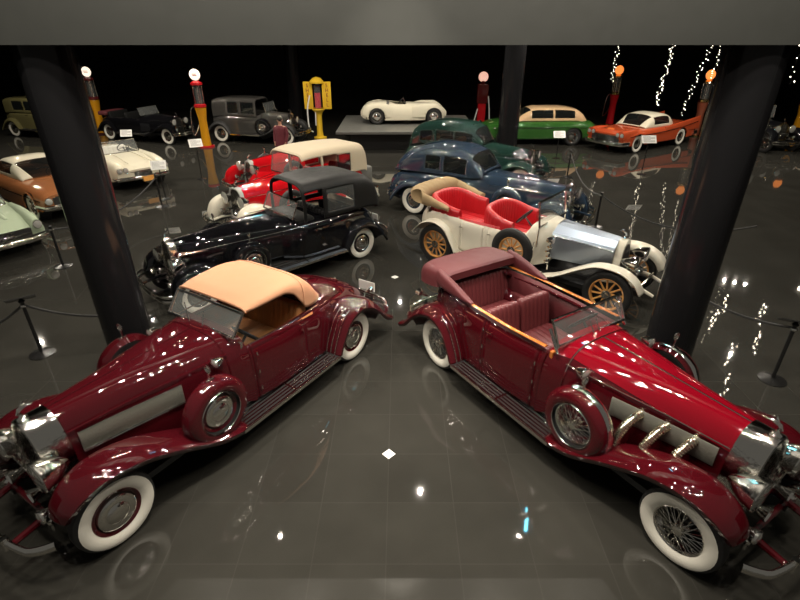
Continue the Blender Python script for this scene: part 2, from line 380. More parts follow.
def taillamp(par, x, y, z, r=.05):
    m = MB(); m.lathe([(.08, .001), (.07, r * .6), (.0, r), (-.01, r * .9)], (x, y, z), 'x', 16); m.tube([(x + .04, y, z), (x + .1, y * .8, z - .06)], .014, 6); o = m.build('tail_lamp', CHROME, par)
    m = MB(); m.lathe([(-.018, .001), (-.01, r * .85)], (x, y, z), 'x', 16); m.build('lens', REDGLASS, o)
def plate(par, x, y, z, w=.3, h=.14, m_=SIGNW, name='license_plate', text=None):
    m = MB(); m.box(x - .006, x + .006, y - w / 2, y + w / 2, z - h / 2, z + h / 2); return m.build(name, m_, par, smooth=False)
def frontkit(par, a, xr, yl=.36, zl=1.0, rl=.15, bw=.85, bx=None, horns=True, fm=MAROON, fog=True):
    bx = bx or a + .80
    for s in (1, -1): headlamp(par, xr + .10, s * yl, zl, rl, .27)
    m = MB(); m.tube([(xr + .03, -.62, zl - .19), (xr + .05, -.3, zl - .17), (xr + .06, 0, zl - .2), (xr + .05, .3, zl - .17), (xr + .03, .62, zl - .19)], .018, 8); m.build('lamp_crossbar', CHROME, par)
    if horns:
        for s in (1, -1):
            m = MB(); m.lathe([(-.42, .02), (-.2, .025), (-.08, .04), (.0, .075), (.015, .08), (.0, .07), (-.06, .03)], (xr + .18, s * .22, zl - .27), 'x', 20); m.build('horn', CHROME, par)
    if fog:
        for s in (1, -1): headlamp(par, xr + .22, s * .46, zl - .36, .075, .12, 'driving_lamp')
    for s in (1, -1):
        m = MB(); m.tube([(a - .1, s * .36, .50), (a + .3, s * .36, .55), (a + .55, s * .35, .50), (bx - .05, s * .34, .46)], [.045, .045, .035, .03], 8); m.build('frame_horn', fm, par)
    m = MB(); m.tube([(a + .42, -.40, .53), (a + .42, .40, .53)], .03, 8); m.build('front_crossmember', fm, par)
    for s in (1, -1):
        m = MB(); m.lathe([(-.05, .03), (-.03, .055), (.03, .055), (.05, .03)], (a + .42, s * .44, .53), 'y', 16); m.build('shock_absorber', CHROME, par)
    bumper(par, bx, bw, .52, .12, bars=1, r=.045)

def place(name, label, cx, cy, d, group=None):
    return thing(name, label, 'car', (cx, cy, 0), math.atan2(d[1], d[0]), group)

# ------------------------------------------------------------------ the two wine-red cars in front
def big_classic(open_car):
    if open_car:
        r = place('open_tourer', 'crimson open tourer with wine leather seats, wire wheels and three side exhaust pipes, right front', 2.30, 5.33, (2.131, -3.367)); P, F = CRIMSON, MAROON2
    else:
        r = place('convertible_coupe', 'maroon convertible coupe with raised tan canvas top, left front beside glossy column', -2.45, 5.54, (-2.097, -3.309)); P, F = MAROON, MAROON
    a = 1.96; xr = 2.22
    chassis(r, a)
    side_rough = lambda x, y, z, t: None
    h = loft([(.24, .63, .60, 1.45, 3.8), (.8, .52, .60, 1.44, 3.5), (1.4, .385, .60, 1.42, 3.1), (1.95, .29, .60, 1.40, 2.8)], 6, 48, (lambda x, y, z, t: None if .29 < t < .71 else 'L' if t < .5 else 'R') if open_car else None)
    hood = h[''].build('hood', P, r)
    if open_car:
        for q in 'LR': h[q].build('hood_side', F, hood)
    m = MB()
    for s in (1, -1):
        m.tube([(x, s * w * .985, z) for x, w, z in ((.24, .605, 1.27), (.8, .50, 1.255), (1.4, .37, 1.23), (1.95, .275, 1.20))], .009, 6)
    m.tube([(.24, 0, 1.454), (.8, 0, 1.444), (1.4, 0, 1.424), (1.95, 0, 1.404)], .007, 6)
    if open_car: m.tube([(.25, y * 1.005, z + .004) for y, z in arch(.63, .60, 1.45, 3.8, nt=30)], .012, 6)
    else: m.tube([(.25, y * 1.004, z + .003) for y, z in arch(.63, .60, 1.45, 3.8, nt=30)], .006, 6)
    m.build('hood_trim', CHROME if open_car else MAROON, hood)
    # side grille panels
    for s in (1, -1):
        xs = [(.84, .512), (1.15, .445), (1.5, .37), (1.88, .305)]; m = MB()
        rows = [[(x, s * (w + .014), z) for z in (.93, .95, 1.15, 1.17)] for x, w in xs]
        for rw in rows: rw[0] = (rw[0][0], rw[0][1] - s * .012, rw[0][2]); rw[3] = (rw[3][0], rw[3][1] - s * .012, rw[3][2])
        m.grid(rows, cap0=True, cap1=True); pn = m.build('side_screen', STEEL, hood)
        if open_car:
            m = MB()
            for x0 in (1.13, 1.39, 1.66):
                y0 = .515 - (x0 - .84) * .20
                pts = cr([(x0 + .02, s * (y0 - .05), 1.12), (x0, s * (y0 + .05), 1.09), (x0 - .03, s * (y0 + .12), 1.0), (x0 - .06, s * (y0 + .17), .86), (x0 - .07, s * (y0 + .19), .70)], 9)
                m.tube(pts, [.050 + (.004 if i % 2 else -.004) for i in range(len(pts))], 14)
            m.build('exhaust_pipes', PIPE, hood)
        else:
            m = MB(); m.tube([(x, s * (w + .016), 1.175) for x, w in xs], .005, 6); m.tube([(x, s * (w + .016), .925) for x, w in xs], .008, 6); m.build('screen_trim', CHROME, pn)
    radiator(r, xr, .29, .50, 1.40, 2.8, slats=20, depth=.28)
    mascot(r, xr - .06, 1.40)
    frontkit(r, a, xr, .38, 1.0, .165, .76, a + .80, fm=F)
    # fenders
    front = [(a + .47, .70, .48, .80, .03), (a + .42, .83, .46, .86, .05), (a + .28, .97, .45, .90, .07), (a + .02, 1.05, .44, .92, .085), (a - .38, .98, .43, .92, .085), (a - .85, .76, .45, .93, .08), (a - 1.25, .56, .52, .97, .07), (a - 1.60, .43, .58, .97, .03)]
    rear = [(-a + .56, .40, .58, .94, .04), (-a + .50, .58, .52, .93, .08), (-a + .30, .90, .46, .93, .11), (-a - .02, 1.03, .44, .93, .12), (-a - .36, .95, .42, .93, .12), (-a - .64, .72, .44, .92, .10), (-a - .86, .46, .48, .90, .07), (-a - 1.04, .32, .54, .88, .03)]
    fenders(r, a, F, front, rear, .20, strips=5)
    runboard(r, -a + .56, a - 1.5, .58, .97, .37, 7)
    for s in (1, -1):
        for x in (a, -a): wheel(r, x, s * .725, .42, .42, .17, 'wire' if open_car else 'disc', True, s, None if open_car else MAROON)
        spare(r, .68, s * .83, .84, .405, .17, 'wire' if open_car else 'disc', s, F, band=open_car, rimc=None if open_car else MAROON)
    # cowl and body
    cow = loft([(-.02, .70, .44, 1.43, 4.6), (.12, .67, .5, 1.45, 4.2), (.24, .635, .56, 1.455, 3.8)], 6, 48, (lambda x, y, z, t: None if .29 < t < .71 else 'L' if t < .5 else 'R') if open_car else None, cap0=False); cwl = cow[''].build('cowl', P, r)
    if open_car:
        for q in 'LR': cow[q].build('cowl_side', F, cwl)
    if open_car:
        rows = [(-.02, .70, .44, 1.385, 7), (-.7, .735, .42, 1.36, 7), (-1.4, .73, .42, 1.345, 7), (-2.05, .66, .44, 1.34, 6), (-2.35, .56, .46, 1.28, 5), (-2.52, .38, .50, 1.10, 4)]
        def cb(x, y, z, t):
            if z > 1.2 and abs(y) < (.63 if x > -1.9 else .5) and -2.25 < x < -.02: return '_'
            if -1.02 < x < -.10 and y > 0 and z < 1.30 and t < .5: return 'L'
            if -1.02 < x < -.10 and y < 0 and z < 1.30 and t > .5: return 'R'
            if -1.50 < x < -1.04 and y > 0 and z < 1.30 and t < .5: return 'L2'
            if -1.50 < x < -1.04 and y < 0 and z < 1.30 and t > .5: return 'R2'
    else:
        rows = [(-.02, .70, .44, 1.32, 7), (-.6, .73, .42, 1.30, 7), (-1.2, .73, .42, 1.30, 6), (-1.6, .68, .44, 1.29, 4.5), (-2.0, .60, .45, 1.22, 3.6), (-2.45, .50, .45, 1.03, 3), (-2.8, .38, .42, .80, 2.6), (-3.0, .26, .40, .60, 2.4)]
        def cb(x, y, z, t):
            if z > 1.2 and abs(y) < .63 and -1.22 < x < -.02: return '_'
            if -1.0 < x < -.08 and z < 1.25 and t < .5: return 'L'
            if -1.0 < x < -.08 and z < 1.25 and t > .5: return 'R'
    D = loft(rows, 14, 60, cb, cap1=False); D[''].build('body', F, r, thick=.03)
    for k, s in (('L', 1), ('R', -1), ('L2', 1), ('R2', -1)):
        if k in D:
            m = D[k]; m.v = [(x, y + s * .006, z) for x, y, z in m.v]; d = m.build('door', F if open_car else P, r, thick=.03)
            xs = -.22 if k in ('L', 'R') else -1.12
            handle(d, -.86 if len(k) == 1 else -1.38, s * .742, 1.17, s)
            for zz in (1.12, .85, .6):
                hx = -.09 if len(k) == 1 else -1.03; MB().tube([(hx, s * .74, zz), (hx, s * .74, zz + .05)], .012, 6).build('hinge', CHROME, d)
    m = MB(); m.box(-2.2 if open_car else -1.3, .35, -.66, .66, .46, .50); m.build('cabin_floor', DARK, r, smooth=False)
    m = MB(); m.box(.0, .05, -.62, .62, .95, 1.33)
    m.build('dashboard', WOODTRIM if open_car else CHROME, r, smooth=False, bevel=.01)
    steering(r, -.30, .33, 1.30 if open_car else 1.18)
    if open_car:
        lea = WINELEATHER
        for s in (1, -1):   # inner side linings
            m = MB(); rows_ = [[(x, s * (w - .055), z) for z in (.5, 1.0, 1.33)] for x, w in ((-.04, .69), (-.7, .725), (-1.4, .72), (-2.05, .64))]; m.grid(rows_); m.build('door_lining', WINEVINYL, r, thick=.01)
            m = MB(); m.tube([(x, s * (w - .03), z) for x, w, z in pchip([(-2.02, .665, 1.355), (-1.4, .725, 1.365), (-.7, .73, 1.375), (-.02, .695, 1.40)], 5)], .026, 8, flat=(1.1, .5)); m.build('belt_molding', WOODTRIM, r)
        for s in (1, -1):
            cushion(r, 'front_seat_back', lea, (-1.08, s * .30, .72), (.16, .56, .60), -.16, 7, .010)
            cushion(r, 'front_seat_cushion', lea, (-.80, s * .30, .66), (.55, .56, .18), .04, 6, .008)
        cushion(r, 'rear_seat_back', lea, (-1.98, 0, .80), (.17, 1.18, .55), -.2, 16, .011)
        cushion(r, 'rear_seat_cushion', lea, (-1.66, 0, .68), (.58, 1.2, .18), .04, 14, .009)
        for s in (1, -1): cushion(r, 'armrest', lea, (-1.66, s * .60, .84), (.5, .12, .16), 0, 0)
        # folded top under a fitted cover
        loft([(-2.66, .62, 1.26, 1.44, 4), (-2.60, .68, 1.22, 1.53, 5), (-2.40, .71, 1.24, 1.575, 7), (-2.12, .71, 1.30, 1.59, 8), (-1.98, .69, 1.40, 1.575, 8), (-1.94, .66, 1.44, 1.55, 8)], 6, 44)[''].build('top_boot', WINEVINYL, r)
        for s in (1, -1):
            cu = cr([(-2.12, .69, 1.47), (-1.95, .705, 1.46), (-1.7, .71, 1.43), (-1.5, .715, 1.405), (-1.32, .715, 1.385)], 5); ra = cr([(.13, .05), (.115, .06), (.085, .055), (.05, .05), (.015, .03)], 5)
            MB().grid([[(x, s * y + h * sp(math.cos(t), 3), z + v * sp(math.sin(t), 3)) for t in [j * PI / 10 for j in range(20)]] for (x, y, z), (v, h) in zip(cu, ra)], cv=True, cap0=True, cap1=True).build('top_arm', WINEVINYL, r)
        windscreen(r, .10, .60, 1.43, 1.72, .14, r=.020)
        for s in (1, -1): MB().tube([(.12, s * .62, 1.36), (-.06, s * .60, 1.60)], .022, 8).build('windshield_post', CHROME, r)
        MB().tube([(.15, -.05, 1.47), (.06, -.05, 1.60), (.07, .05, 1.60), (.15, .05, 1.47)], .007, 6).build('wiper_frame', CHROME, r)
        for s in (1, -1): headlamp(r, .50, s * .60, 1.30, .07, .13, 'cowl_lamp', stalk=False)
        bumper(r, -2.98, .80, .56, .12, 'rear_bumper', 2, -1)
        m = MB(); m.box(-2.62, -2.5, -.3, .3, .6, .95); m.build('luggage_rack', CHROME, r, smooth=False, bevel=.02)
        for s in (1, -1): taillamp(r, -2.85, s * .55, .86, .07)
    else:
        # raised canvas top
        T = [(-.10, .62, 1.675, 1.735, 3.4), (-.30, .65, 1.675, 1.785, 3.6), (-.70, .665, 1.67, 1.80, 4.2), (-.88, .67, 1.60, 1.795, 4.8), (-1.02, .675, 1.42, 1.78, 5), (-1.12, .675, 1.30, 1.755, 5), (-1.28, .655, 1.285, 1.63, 4.6), (-1.44, .59, 1.275, 1.42, 3.8), (-1.54, .51, 1.265, 1.31, 3)]
        tp = loft(T, 6, 44, cap0=False, cap1=False)[''].build('canvas_top', TANTOP, r, thick=.022)
        m = MB(); m.tube([(-1.06, y * 1.012, z + .006) for y, z in arch(.675, 1.36, 1.77, 5, nt=30)], .006, 6); m.tube([(-.11, y * 1.01, z + .004) for y, z in arch(.62, 1.675, 1.735, 3.4, nt=30)], .010, 6); m.build('top_seams', TANTOP, tp)
        windscreen(r, .12, .61, 1.43, 1.68, .20, r=.020)
        for q in ([(.17, -.12, 1.47), (.07, -.30, 1.64)], [(.17, .12, 1.47), (.05, .05, 1.64)]): MB().tube(q, .007, 6).build('wiper', CHROME, r)
        cushion(r, 'seat_back', TANLEATHER, (-1.02, 0, .78), (.18, 1.2, .56), -.15, 12, .01)
        cushion(r, 'seat_cushion', TANLEATHER, (-.70, 0, .70), (.6, 1.2, .18), .04, 10, .008)
        for s in (1, -1):
            m = MB(); m.grid([[(x, s * (w - .05), z) for z in (.5, 1.0, 1.19)] for x, w in ((-.04, .70), (-.6, .73), (-1.2, .73))]); m.build('door_lining', TANLEATHER, r, thick=.01)
            m = MB(); m.tube([(x, s * w, z) for x, w, z in ((-.02, .70, 1.30), (-.6, .735, 1.285), (-1.25, .735, 1.285))], .010, 6); m.build('belt_molding', CHROME, r)
        m = MB(); m.tube([(-1.7, 0, 1.292), (-2.0, 0, 1.225), (-2.45, 0, 1.035), (-2.8, 0, .805)], .008, 6)
        m.build('deck_trim', CHROME, r)
        for s in (1, -1): headlamp(r, .42, s * .62, 1.26, .06, .12, 'cowl_lamp', stalk=False)
        bumper(r, -3.15, .78, .48, .14, 'rear_bumper', 2, -1, r=.03)
        plate(r, -3.12, .22, .68, .34, .17, name='rear_plate')
        m = MB(); m.tube([(-2.9, .28, .5), (-3.1, .22, .62)], .012, 6); m.build('plate_bracket', CHROME, r)
        for s in (1, -1): taillamp(r, -2.98, s * .42, .72, .05)
    return r
big_classic(False); big_classic(True)

# ------------------------------------------------------------------ ivory open tourer with wooden wheels
def ivory_tourer():
    r = place('open_tourer', 'ivory open tourer with red buttoned leather seats, wooden spoked wheels and polished hood', 2.75, 9.95, (.766, -.643))
    a = 1.93; R = .45; chassis(r, a, .5, .55)
    hood = MB().grid([[(x, q * w, z) for q, z in ((1, .72), (1, h - .17), (.93, h - .12), (.5, h - .02), (0, h + .01), (-.5, h - .02), (-.93, h - .12), (-1, h - .17), (-1, .72))] for x, w, h in ((.62, .43, 1.36), (1.2, .355, 1.32), (1.78, .275, 1.28))]).build('hood', ALU, r, angle=12)
    m = MB(); m.tube([(.62, 0, 1.365), (1.78, 0, 1.275)], .008, 6)
    for s in (1, -1): m.tube([(.62, s * .435, 1.19), (1.78, s * .28, 1.11)], .008, 6)
    m.build('hood_hinges', CHROME, hood)
    s_ = loft([(1.78, .275, .58, 1.29, 2.4), (1.92, .275, .58, 1.29, 2.4)], 1, 32)[''].build('radiator_shell', IVORY, r)
    m = MB(); A = [(1.925, y, z) for y, z in arch(.235, .62, 1.20, 2.4, nt=32)]; b = m.put(A); m.f.append(tuple(range(b, b + 33))); m.build('radiator_core', DARK, s_)
    mascot(r, 1.85, 1.29)
    for s in (1, -1): headlamp(r, 2.20, s * .30, .98, .14, .26)
    m = MB(); m.tube([(2.1, -.40, .75), (2.1, .40, .75)], .02, 8); m.tube([(2.38, -.36, .62), (2.38, .36, .62)], .025, 8)
    for y in (-.2, 0, .2): m.lathe([(-.1, .05), (-.05, .08), (.03, .08), (.08, .05)], (2.15, y, .70), 'x', 14)
    m.build('lamp_bracket', CHROME, r)
    for s in (1, -1):
        m = MB(); m.tube([(1.6, s * .36, .50), (2.0, s * .36, .60), (2.35, s * .35, .58), (2.62, s * .34, .48)], [.04, .045, .035, .03], 8); m.build('frame_horn', IVORY, r)
    # scuttle and body
    loft([(.20, .66, .50, 1.32, 5), (.42, .56, .55, 1.38, 3.4), (.62, .46, .62, 1.385, 2.6)], 5, 40)[''].build('scuttle', IVORY, r)
    rows = [(.20, .66, .50, 1.22, 8), (-.3, .69, .48, 1.18, 8), (-.8, .70, .48, 1.16, 8), (-1.3, .70, .48, 1.18, 8), (-1.9, .68, .52, 1.24, 7), (-2.32, .62, .56, 1.24, 5), (-2.52, .48, .60, 1.10, 4)]
    def cb(x, y, z, t):
        if z > 1.04 and abs(y) < .60 and -2.28 < x < .16: return '_'
        if -.62 < x < -.12 and z < 1.12: return 'L' if t < .5 else 'R'
        if -1.32 < x < -.76 and z < 1.12: return 'L2' if t < .5 else 'R2'
    D = loft(rows, 12, 56, cb, cap1=False); D[''].build('body', IVORY, r, thick=.03)
    for k, s in (('L', 1), ('R', -1), ('L2', 1), ('R2', -1)):
        m = D[k]; m.v = [(x, y + s * .007, z) for x, y, z in m.v]; d = m.build('door', IVORY, r, thick=.03); handle(d, -.55 if len(k) == 1 else -1.24, s * .715, 1.0, s, .08)
    MB().box(-2.2, .3, -.62, .62, .5, .54).build('cabin_floor', DARK, r, smooth=False)
    def tub_seat(x0, x1, hb, nm):
        # buttoned leather bench wrapping round at both ends
        S = []; N = 90
        for k in range(N + 1):
            u = -1 + 2 * k / N; th = u * 1.57; px = x0 + (x1 - x0) * (1 - abs(math.cos(th)) ** .5); py = .56 * sp(math.sin(th), 2.6)
            h = hb - .16 * (1 - math.cos(th) ** 2 * 1) * (abs(u) ** 3); g = abs(math.sin(PI * 11 * (u + 1))) ** .6; f = .07 + .018 * g
            nx, ny = math.cos(th), -math.sin(th)
            S.append([(px + nx * f * sp(math.cos(t), 3), py + ny * f * sp(math.cos(t), 3), .80 + (h - .80) / 2 + (h - .80) / 2 * sp(math.sin(t), 4)) for t in [j * PI / 10 for j in range(20)]])
        MB().grid(S, cv=True, cap0=True, cap1=True).build(nm + '_back', REDLEATHER, r, angle=60)
        cushion(r, nm + '_cushion', REDLEATHER, ((x0 + x1) / 2 + .08, 0, .72), (abs(x1 - x0) + .12, 1.06, .2), .03, 9, .012)
    tub_seat(-2.34, -1.40, 1.46, 'rear_seat'); tub_seat(-.92, -.14, 1.46, 'front_seat')
    for s in (1, -1):
        MB().grid([[(x, s * .635, z) for z in (.55, 1.17)] for x in (.15, -.3, -.8, -1.4)]).build('door_lining', REDLEATHER, r, thick=.012)
    steering(r, -.05, -.33, 1.40, .2, DARK)
    m = MB(); m.tube([(-.02, -.33, 1.38), (.35, -.33, 1.0)], .02, 8); m.build('steering_column', CHROME, r)
    windscreen(r, .42, .60, 1.34, 1.82, .06, r=.022)
    for s in (1, -1): MB().tube([(.41, s * .61, .95), (.42, s * .60, 1.36)], .014, 8).build('windshield_post', CHROME, r)
    # folded khaki top
    S = []
    for k in range(37):
        u = -1 + 2 * k / 36
        if abs(u) > .5: q = (abs(u) - .5) / .5; px, py = -2.50 + q * .85, math.copysign(.68, u)
        else: px, py = -2.50 - .16 * (1 - (abs(u) / .5) ** 4), .66 * (u / .5)
        fx = 1 - max(0, (abs(u) - .45) / .55) * .75; zc = 1.43 - .13 * max(0, (abs(u) - .5) / .5)
        S.append([(px + .22 * fx * math.cos(t) * (1 if abs(u) < .55 else .5), py + .085 * math.cos(t) * math.copysign(1 if abs(u) > .5 else 0, u), zc + .17 * fx * sp(math.sin(t), 2.5) + .012 * math.sin(k * 2.1 + t * 2)) for t in [j * PI / 10 for j in range(20)]])
    MB().grid(S, cv=True, cap0=True, cap1=True).build('folded_top', KHAKI, r)
    front = [(a + .60, .66, .56, .86, .02), (a + .45, .86, .56, .88, .02), (a + .15, 1.00, .56, .88, .02), (a - .25, .99, .56, .88, .02), (a - .6, .82, .56, .88, .02), (a - 1.0, .58, .56, .88, .02), (a - 1.4, .44, .58, .88, .02)]
    rear = [(-a + .62, .44, .58, .88, .02), (-a + .50, .66, .58, .88, .02), (-a + .30, .92, .58, .88, .02), (-a, 1.02, .56, .88, .02), (-a - .32, .93, .56, .88, .02), (-a - .60, .68, .56, .88, .02)]
    fenders(r, a, IVORY, front, rear, .10, .02)
    runboard(r, -a + .62, a - 1.35, .56, .88, .40, 4, IVORY, False)
    for s in (1, -1):
        for x in (a, -a): wheel(r, x, s * .72, R, R, .12, 'wood', False, s, SPOKEWOOD, wr=.70)
    spare(r, .02, -.86, .86, .44, .12, 'wood', -1, None, False, SPOKEWOOD)
    for s in (1, -1):
        headlamp(r, .72, s * .60, 1.16, .08, .14, 'side_lamp', stalk=False)
        m = MB()
        for q in range(5): m.lathe([(-.05, .02), (0, .045), (.05, .02)], (.66 + .03 * (q % 2), s * .62, .72 + q * .1), 'x', 12)
        m.tube([(.70, s * .62, .55), (.70, s * .62, 1.2)], .018, 8); m.build('running_lamp_bracket', CHROME, r)
    m = MB(); m.tube([(.25, -.80, .62), (.45, -.84, 1.0), (.46, -.84, 1.12)], .012, 8); m.ball((.25, -.80, .6), .05, 12); m.build('bulb_horn', CHROME, r)
    for s in (1, -1): taillamp(r, -2.4, s * .5, .7, .05)
    return r
ivory_tourer()

# ------------------------------------------------------------------ pre-war cars with a closed or raised roof
def prewar(name, label, c, d, P, F, wb=3.5, R=.38, hood=None, rad=(0, .26, .5, 1.25, 2.6), radm=CHROME, body=None, roof=None, roofm=None, holes=(), wst='disc', wheelc=None, ww=True, sp_side=(1, -1), spc=None,
           ft=None, rt=None, seat=None, lamp=.14, yl=.38, zl=.95, ws=None, opencb=None, boards=True, glass=DGLASS, bpr=True, hs=None, group=None, rot=None):
    r = place(name, label, c[0], c[1], d, group); a = wb / 2; xr = a + rad[0]
    chassis(r, a, .5, .45)
    hd = loft(hood, 5, 40)[''].build('hood', P, r)
    m = MB(); m.tube([(q[0], 0, q[3] + .004) for q in hood], .007, 6)
    for s in (1, -1):
        m.tube([(q[0], s * q[1] * .985, q[2] + (q[3] - q[2]) * .68) for q in hood], .006, 6)
    m.build('hood_trim', CHROME, hd)
    radiator(r, xr, rad[1], rad[2], rad[3], rad[4], m_=radm, slats=12); mascot(r, xr - .05, rad[3])
    for s in (1, -1): headlamp(r, xr + .06, s * yl, zl, lamp, .25)
    m = MB(); m.tube([(xr + .02, -.55, zl - .18), (xr + .02, .55, zl - .18)], .015, 8); m.build('lamp_crossbar', CHROME, r)
    for s in (1, -1):
        m = MB(); m.lathe([(-.3, .02), (-.08, .03), (0, .06), (.01, .05)], (xr + .14, s * .2, zl - .26), 'x', 14); m.build('horn', CHROME, r)
        headlamp(r, xr + .18, s * .44, zl - .32, .06, .1, 'driving_lamp')
    if bpr: bumper(r, a + .68, .82, .48, .10)
    for s in (1, -1): MB().tube([(a - .1, s * .34, .46), (a + .3, s * .34, .5), (a + .62, s * .33, .46)], .03, 8).build('frame_horn', F, r)
    k = R / .42
    front = ft or [(a + .46, .46 * k, .50, .86, .05), (a + .44, .66 * k, .48, .88, .08), (a + .30, .92 * k, .46, .90, .10), (a, 1.05 * k, .44, .90, .11), (a - .38, .96 * k, .44, .90, .10), (a - .8, .70 * k, .47, .90, .08), (a - 1.15, .50 * k, .54, .90, .05), (a - 1.4, .42 * k, .56, .90, .03)]
    rear = rt or [(-a + .55, .40 * k, .56, .88, .04), (-a + .48, .60 * k, .52, .88, .08), (-a + .28, .92 * k, .48, .88, .11), (-a - .02, 1.04 * k, .46, .88, .12), (-a - .35, .94 * k, .46, .88, .12), (-a - .62, .66 * k, .48, .88, .10), (-a - .76, .38 * k, .52, .88, .06)]
    fenders(r, a, F, front, rear, .20)
    if boards: runboard(r, -a + .52, a - 1.3, .56, .90, .35, 4)
    for s in (1, -1):
        for x in (a, -a): wheel(r, x, s * .70, R, R, .15, wst, ww, s, wheelc)
    for s in sp_side: spare(r, a - 1.12, s * .78, R * 2 - .02, R, .15, wst, s, spc, True, wheelc, ww=False)
    D = loft(body, 10, 56, opencb); D[''].build('body', P, r, thick=.02 if opencb else 0)
    if roof:
        def cb(x, y, z, t):
            for nm, x0, x1, t0, t1 in holes:
                if x0 < x < x1 and (t0 < t < t1 or t0 < 1 - t < t1): return nm + (str(int(t > .5)) if t1 <= .45 else '')
        D = loft(roof, 10, 80, cb, cap0=False, cap1=False)
        ro = D[''].build('roof', roofm or P, r, thick=.03)
        for kx, m in D.items():
            if kx and not kx.startswith('_'):
                m.build(kx.rstrip('01'), glass, ro, smooth=True)
    if seat:
        for sx_, sm in seat:
            cushion(r, 'seat_back', sm, (sx_, 0, .66), (.18, 1.1, .62), -.15, 10, .01); cushion(r, 'seat_cushion', sm, (sx_ + .33, 0, .56), (.6, 1.1, .2), .04, 8, .008)
        steering(r, hood[0][0] - .5, .32, 1.15, .18)
    if ws: windscreen(r, *ws)
    for s in (1, -1): handle(r, -.35, s * (body[2][1] + .0), body[1][3] - .12, s); taillamp(r, -a - .62, s * .62, .66, .045)
    return r, a
# black town car
r, a = prewar('town_car', 'long black town car with black leather roof and whitewall wheels behind the tan-topped coupe', (-2.80, 10.10), (-.73, -.685), BLACK, BLACK, wb=3.85, R=.38,
    hood=[(.0, .56, .55, 1.33, 3.2), (.6, .48, .55, 1.32, 3.0), (1.3, .36, .55, 1.30, 2.7), (2.0, .25, .55, 1.27, 2.4)], rad=(.18, .24, .42, 1.30, 3.2),
    body=[(-2.75, .30, .45, .70, 2.4), (-2.5, .50, .42, .98, 3), (-2.1, .66, .40, 1.17, 5), (-1.4, .74, .40, 1.20, 7), (-.9, .74, .40, 1.20, 7), (-.45, .72, .42, 1.22, 6), (-.2, .64, .46, 1.31, 4.2), (.0, .565, .50, 1.335, 3.2)],
    roof=[(-2.66, .42, 1.0, 1.15, 3), (-2.58, .60, 1.08, 1.50, 4), (-2.42, .67, 1.15, 1.76, 5), (-2.1, .70, 1.18, 1.91, 5.5), (-1.6, .71, 1.18, 1.98, 5.5), (-1.1, .70, 1.18, 2.00, 5), (-.62, .68, 1.18, 1.97, 5), (-.52, .66, 1.18, 1.93, 5)],
    roofm=BLKTOP, holes=[('_', -1.02, -.58, -.1, .225), ('side_window', -1.82, -1.10, .035, .21)], spc=BLACK, wheelc=BLACK, seat=((-1.95, BEIGE), (-1.08, BLKTOP)), glass=GLASS, yl=.37, zl=.92)
windscreen(r, -.28, .58, 1.28, 1.60, .16, r=.014)
MB().rbox(-.84, -.36, -.6, .6, 1.12, 1.22, .03).build('driver_cover', BLKTOP, r)
bumper(r, -a - .95, .8, .46, .12, 'rear_bumper', 2, -1)
for s in (1, -1): MB().box(-1.38, .62, min(s * .80, s * .905), max(s * .80, s * .905), .395, .412).build('step_plate', ALU, r, smooth=False)
for y in (.16, -.1): plate(r, -a - .92, y, .66, .2, .13, name='rear_plate')
m = MB()
for s in (1, -1): m.tube([(x, s * .75, z) for x, z in ((.1, 1.16), (-.6, 1.16), (-1.5, 1.15), (-2.1, 1.10))], .007, 6)
m.build('belt_molding', CHROME, r)
# red car with beige top and ivory fenders
r, a = prewar('touring_sedan', 'bright red car with beige canvas top and ivory fenders behind the black town car', (-2.92, 13.65), (-.68, -.73), RED, IVORY, wb=3.5, R=.38,
    hood=[(.45, .55, .58, 1.34, 4.0), (1.1, .44, .58, 1.28, 3.8), (1.68, .34, .58, 1.24, 3.4)], rad=(.03, .33, .45, 1.25, 3.4), radm=SILVER, spc=None, wst='wire', lamp=.16, yl=.38,
    body=[(-2.1, .55, .48, 1.10, 5), (-1.6, .68, .42, 1.18, 6), (-.8, .72, .42, 1.18, 7), (0, .70, .42, 1.20, 6), (.3, .60, .46, 1.32, 4.2), (.45, .555, .50, 1.345, 4.0)],
    roof=[(-2.20, .62, 1.08, 1.50, 5), (-2.13, .67, 1.12, 1.76, 5), (-1.98, .71, 1.16, 1.88, 7), (-1.0, .73, 1.16, 1.95, 7), (-.3, .74, 1.16, 1.96, 7), (.10, .73, 1.16, 1.91, 7), (.17, .72, 1.16, 1.87, 7)],
    roofm=BEIGE, holes=[('_', -.42, .2, -.1, .215), ('_', -.98, -.50, -.1, .215), ('side_window', -1.5, -1.02, .03, .205)], seat=((-.75, REDLEATHER), (-1.7, REDLEATHER)), ws=(.24, .60, 1.32, 1.84, .10))
m = MB(); m.rbox(-2.62, -2.12, -.45, .45, .60, 1.12, .05); m.build('travel_trunk', GREYLEATHER, r)
bumper(r, -a - .92, .78, .48, .1, 'rear_bumper', 2, -1)
# second red roadster behind it
opn = lambda x0, x1, zc, yc=.6: (lambda x, y, z, t: '_' if (x0 < x < x1 and z > zc and abs(y) < yc) else None)
r, a = prewar('roadster', 'low red roadster mostly hidden behind the beige canvas top', (-3.55, 17.0), (-.68, -.73), RED, RED, wb=3.4, R=.37,
    hood=[(.45, .46, .55, 1.22, 3.0), (1.1, .36, .55, 1.18, 2.8), (1.62, .27, .55, 1.15, 2.6)], rad=(.02, .28, .42, 1.16, 2.6), radm=SILVER, wst='wire', lamp=.15,
    body=[(-2.1, .35, .45, .8, 3), (-1.6, .55, .42, 1.0, 4), (-.8, .66, .42, 1.06, 6), (0, .66, .42, 1.1, 6), (.3, .54, .46, 1.2, 3.4), (.45, .47, .50, 1.22, 3.0)], opencb=opn(-1.0, .0, .98), seat=((-.8, REDLEATHER),), ws=(.10, .5, 1.16, 1.26, .3))
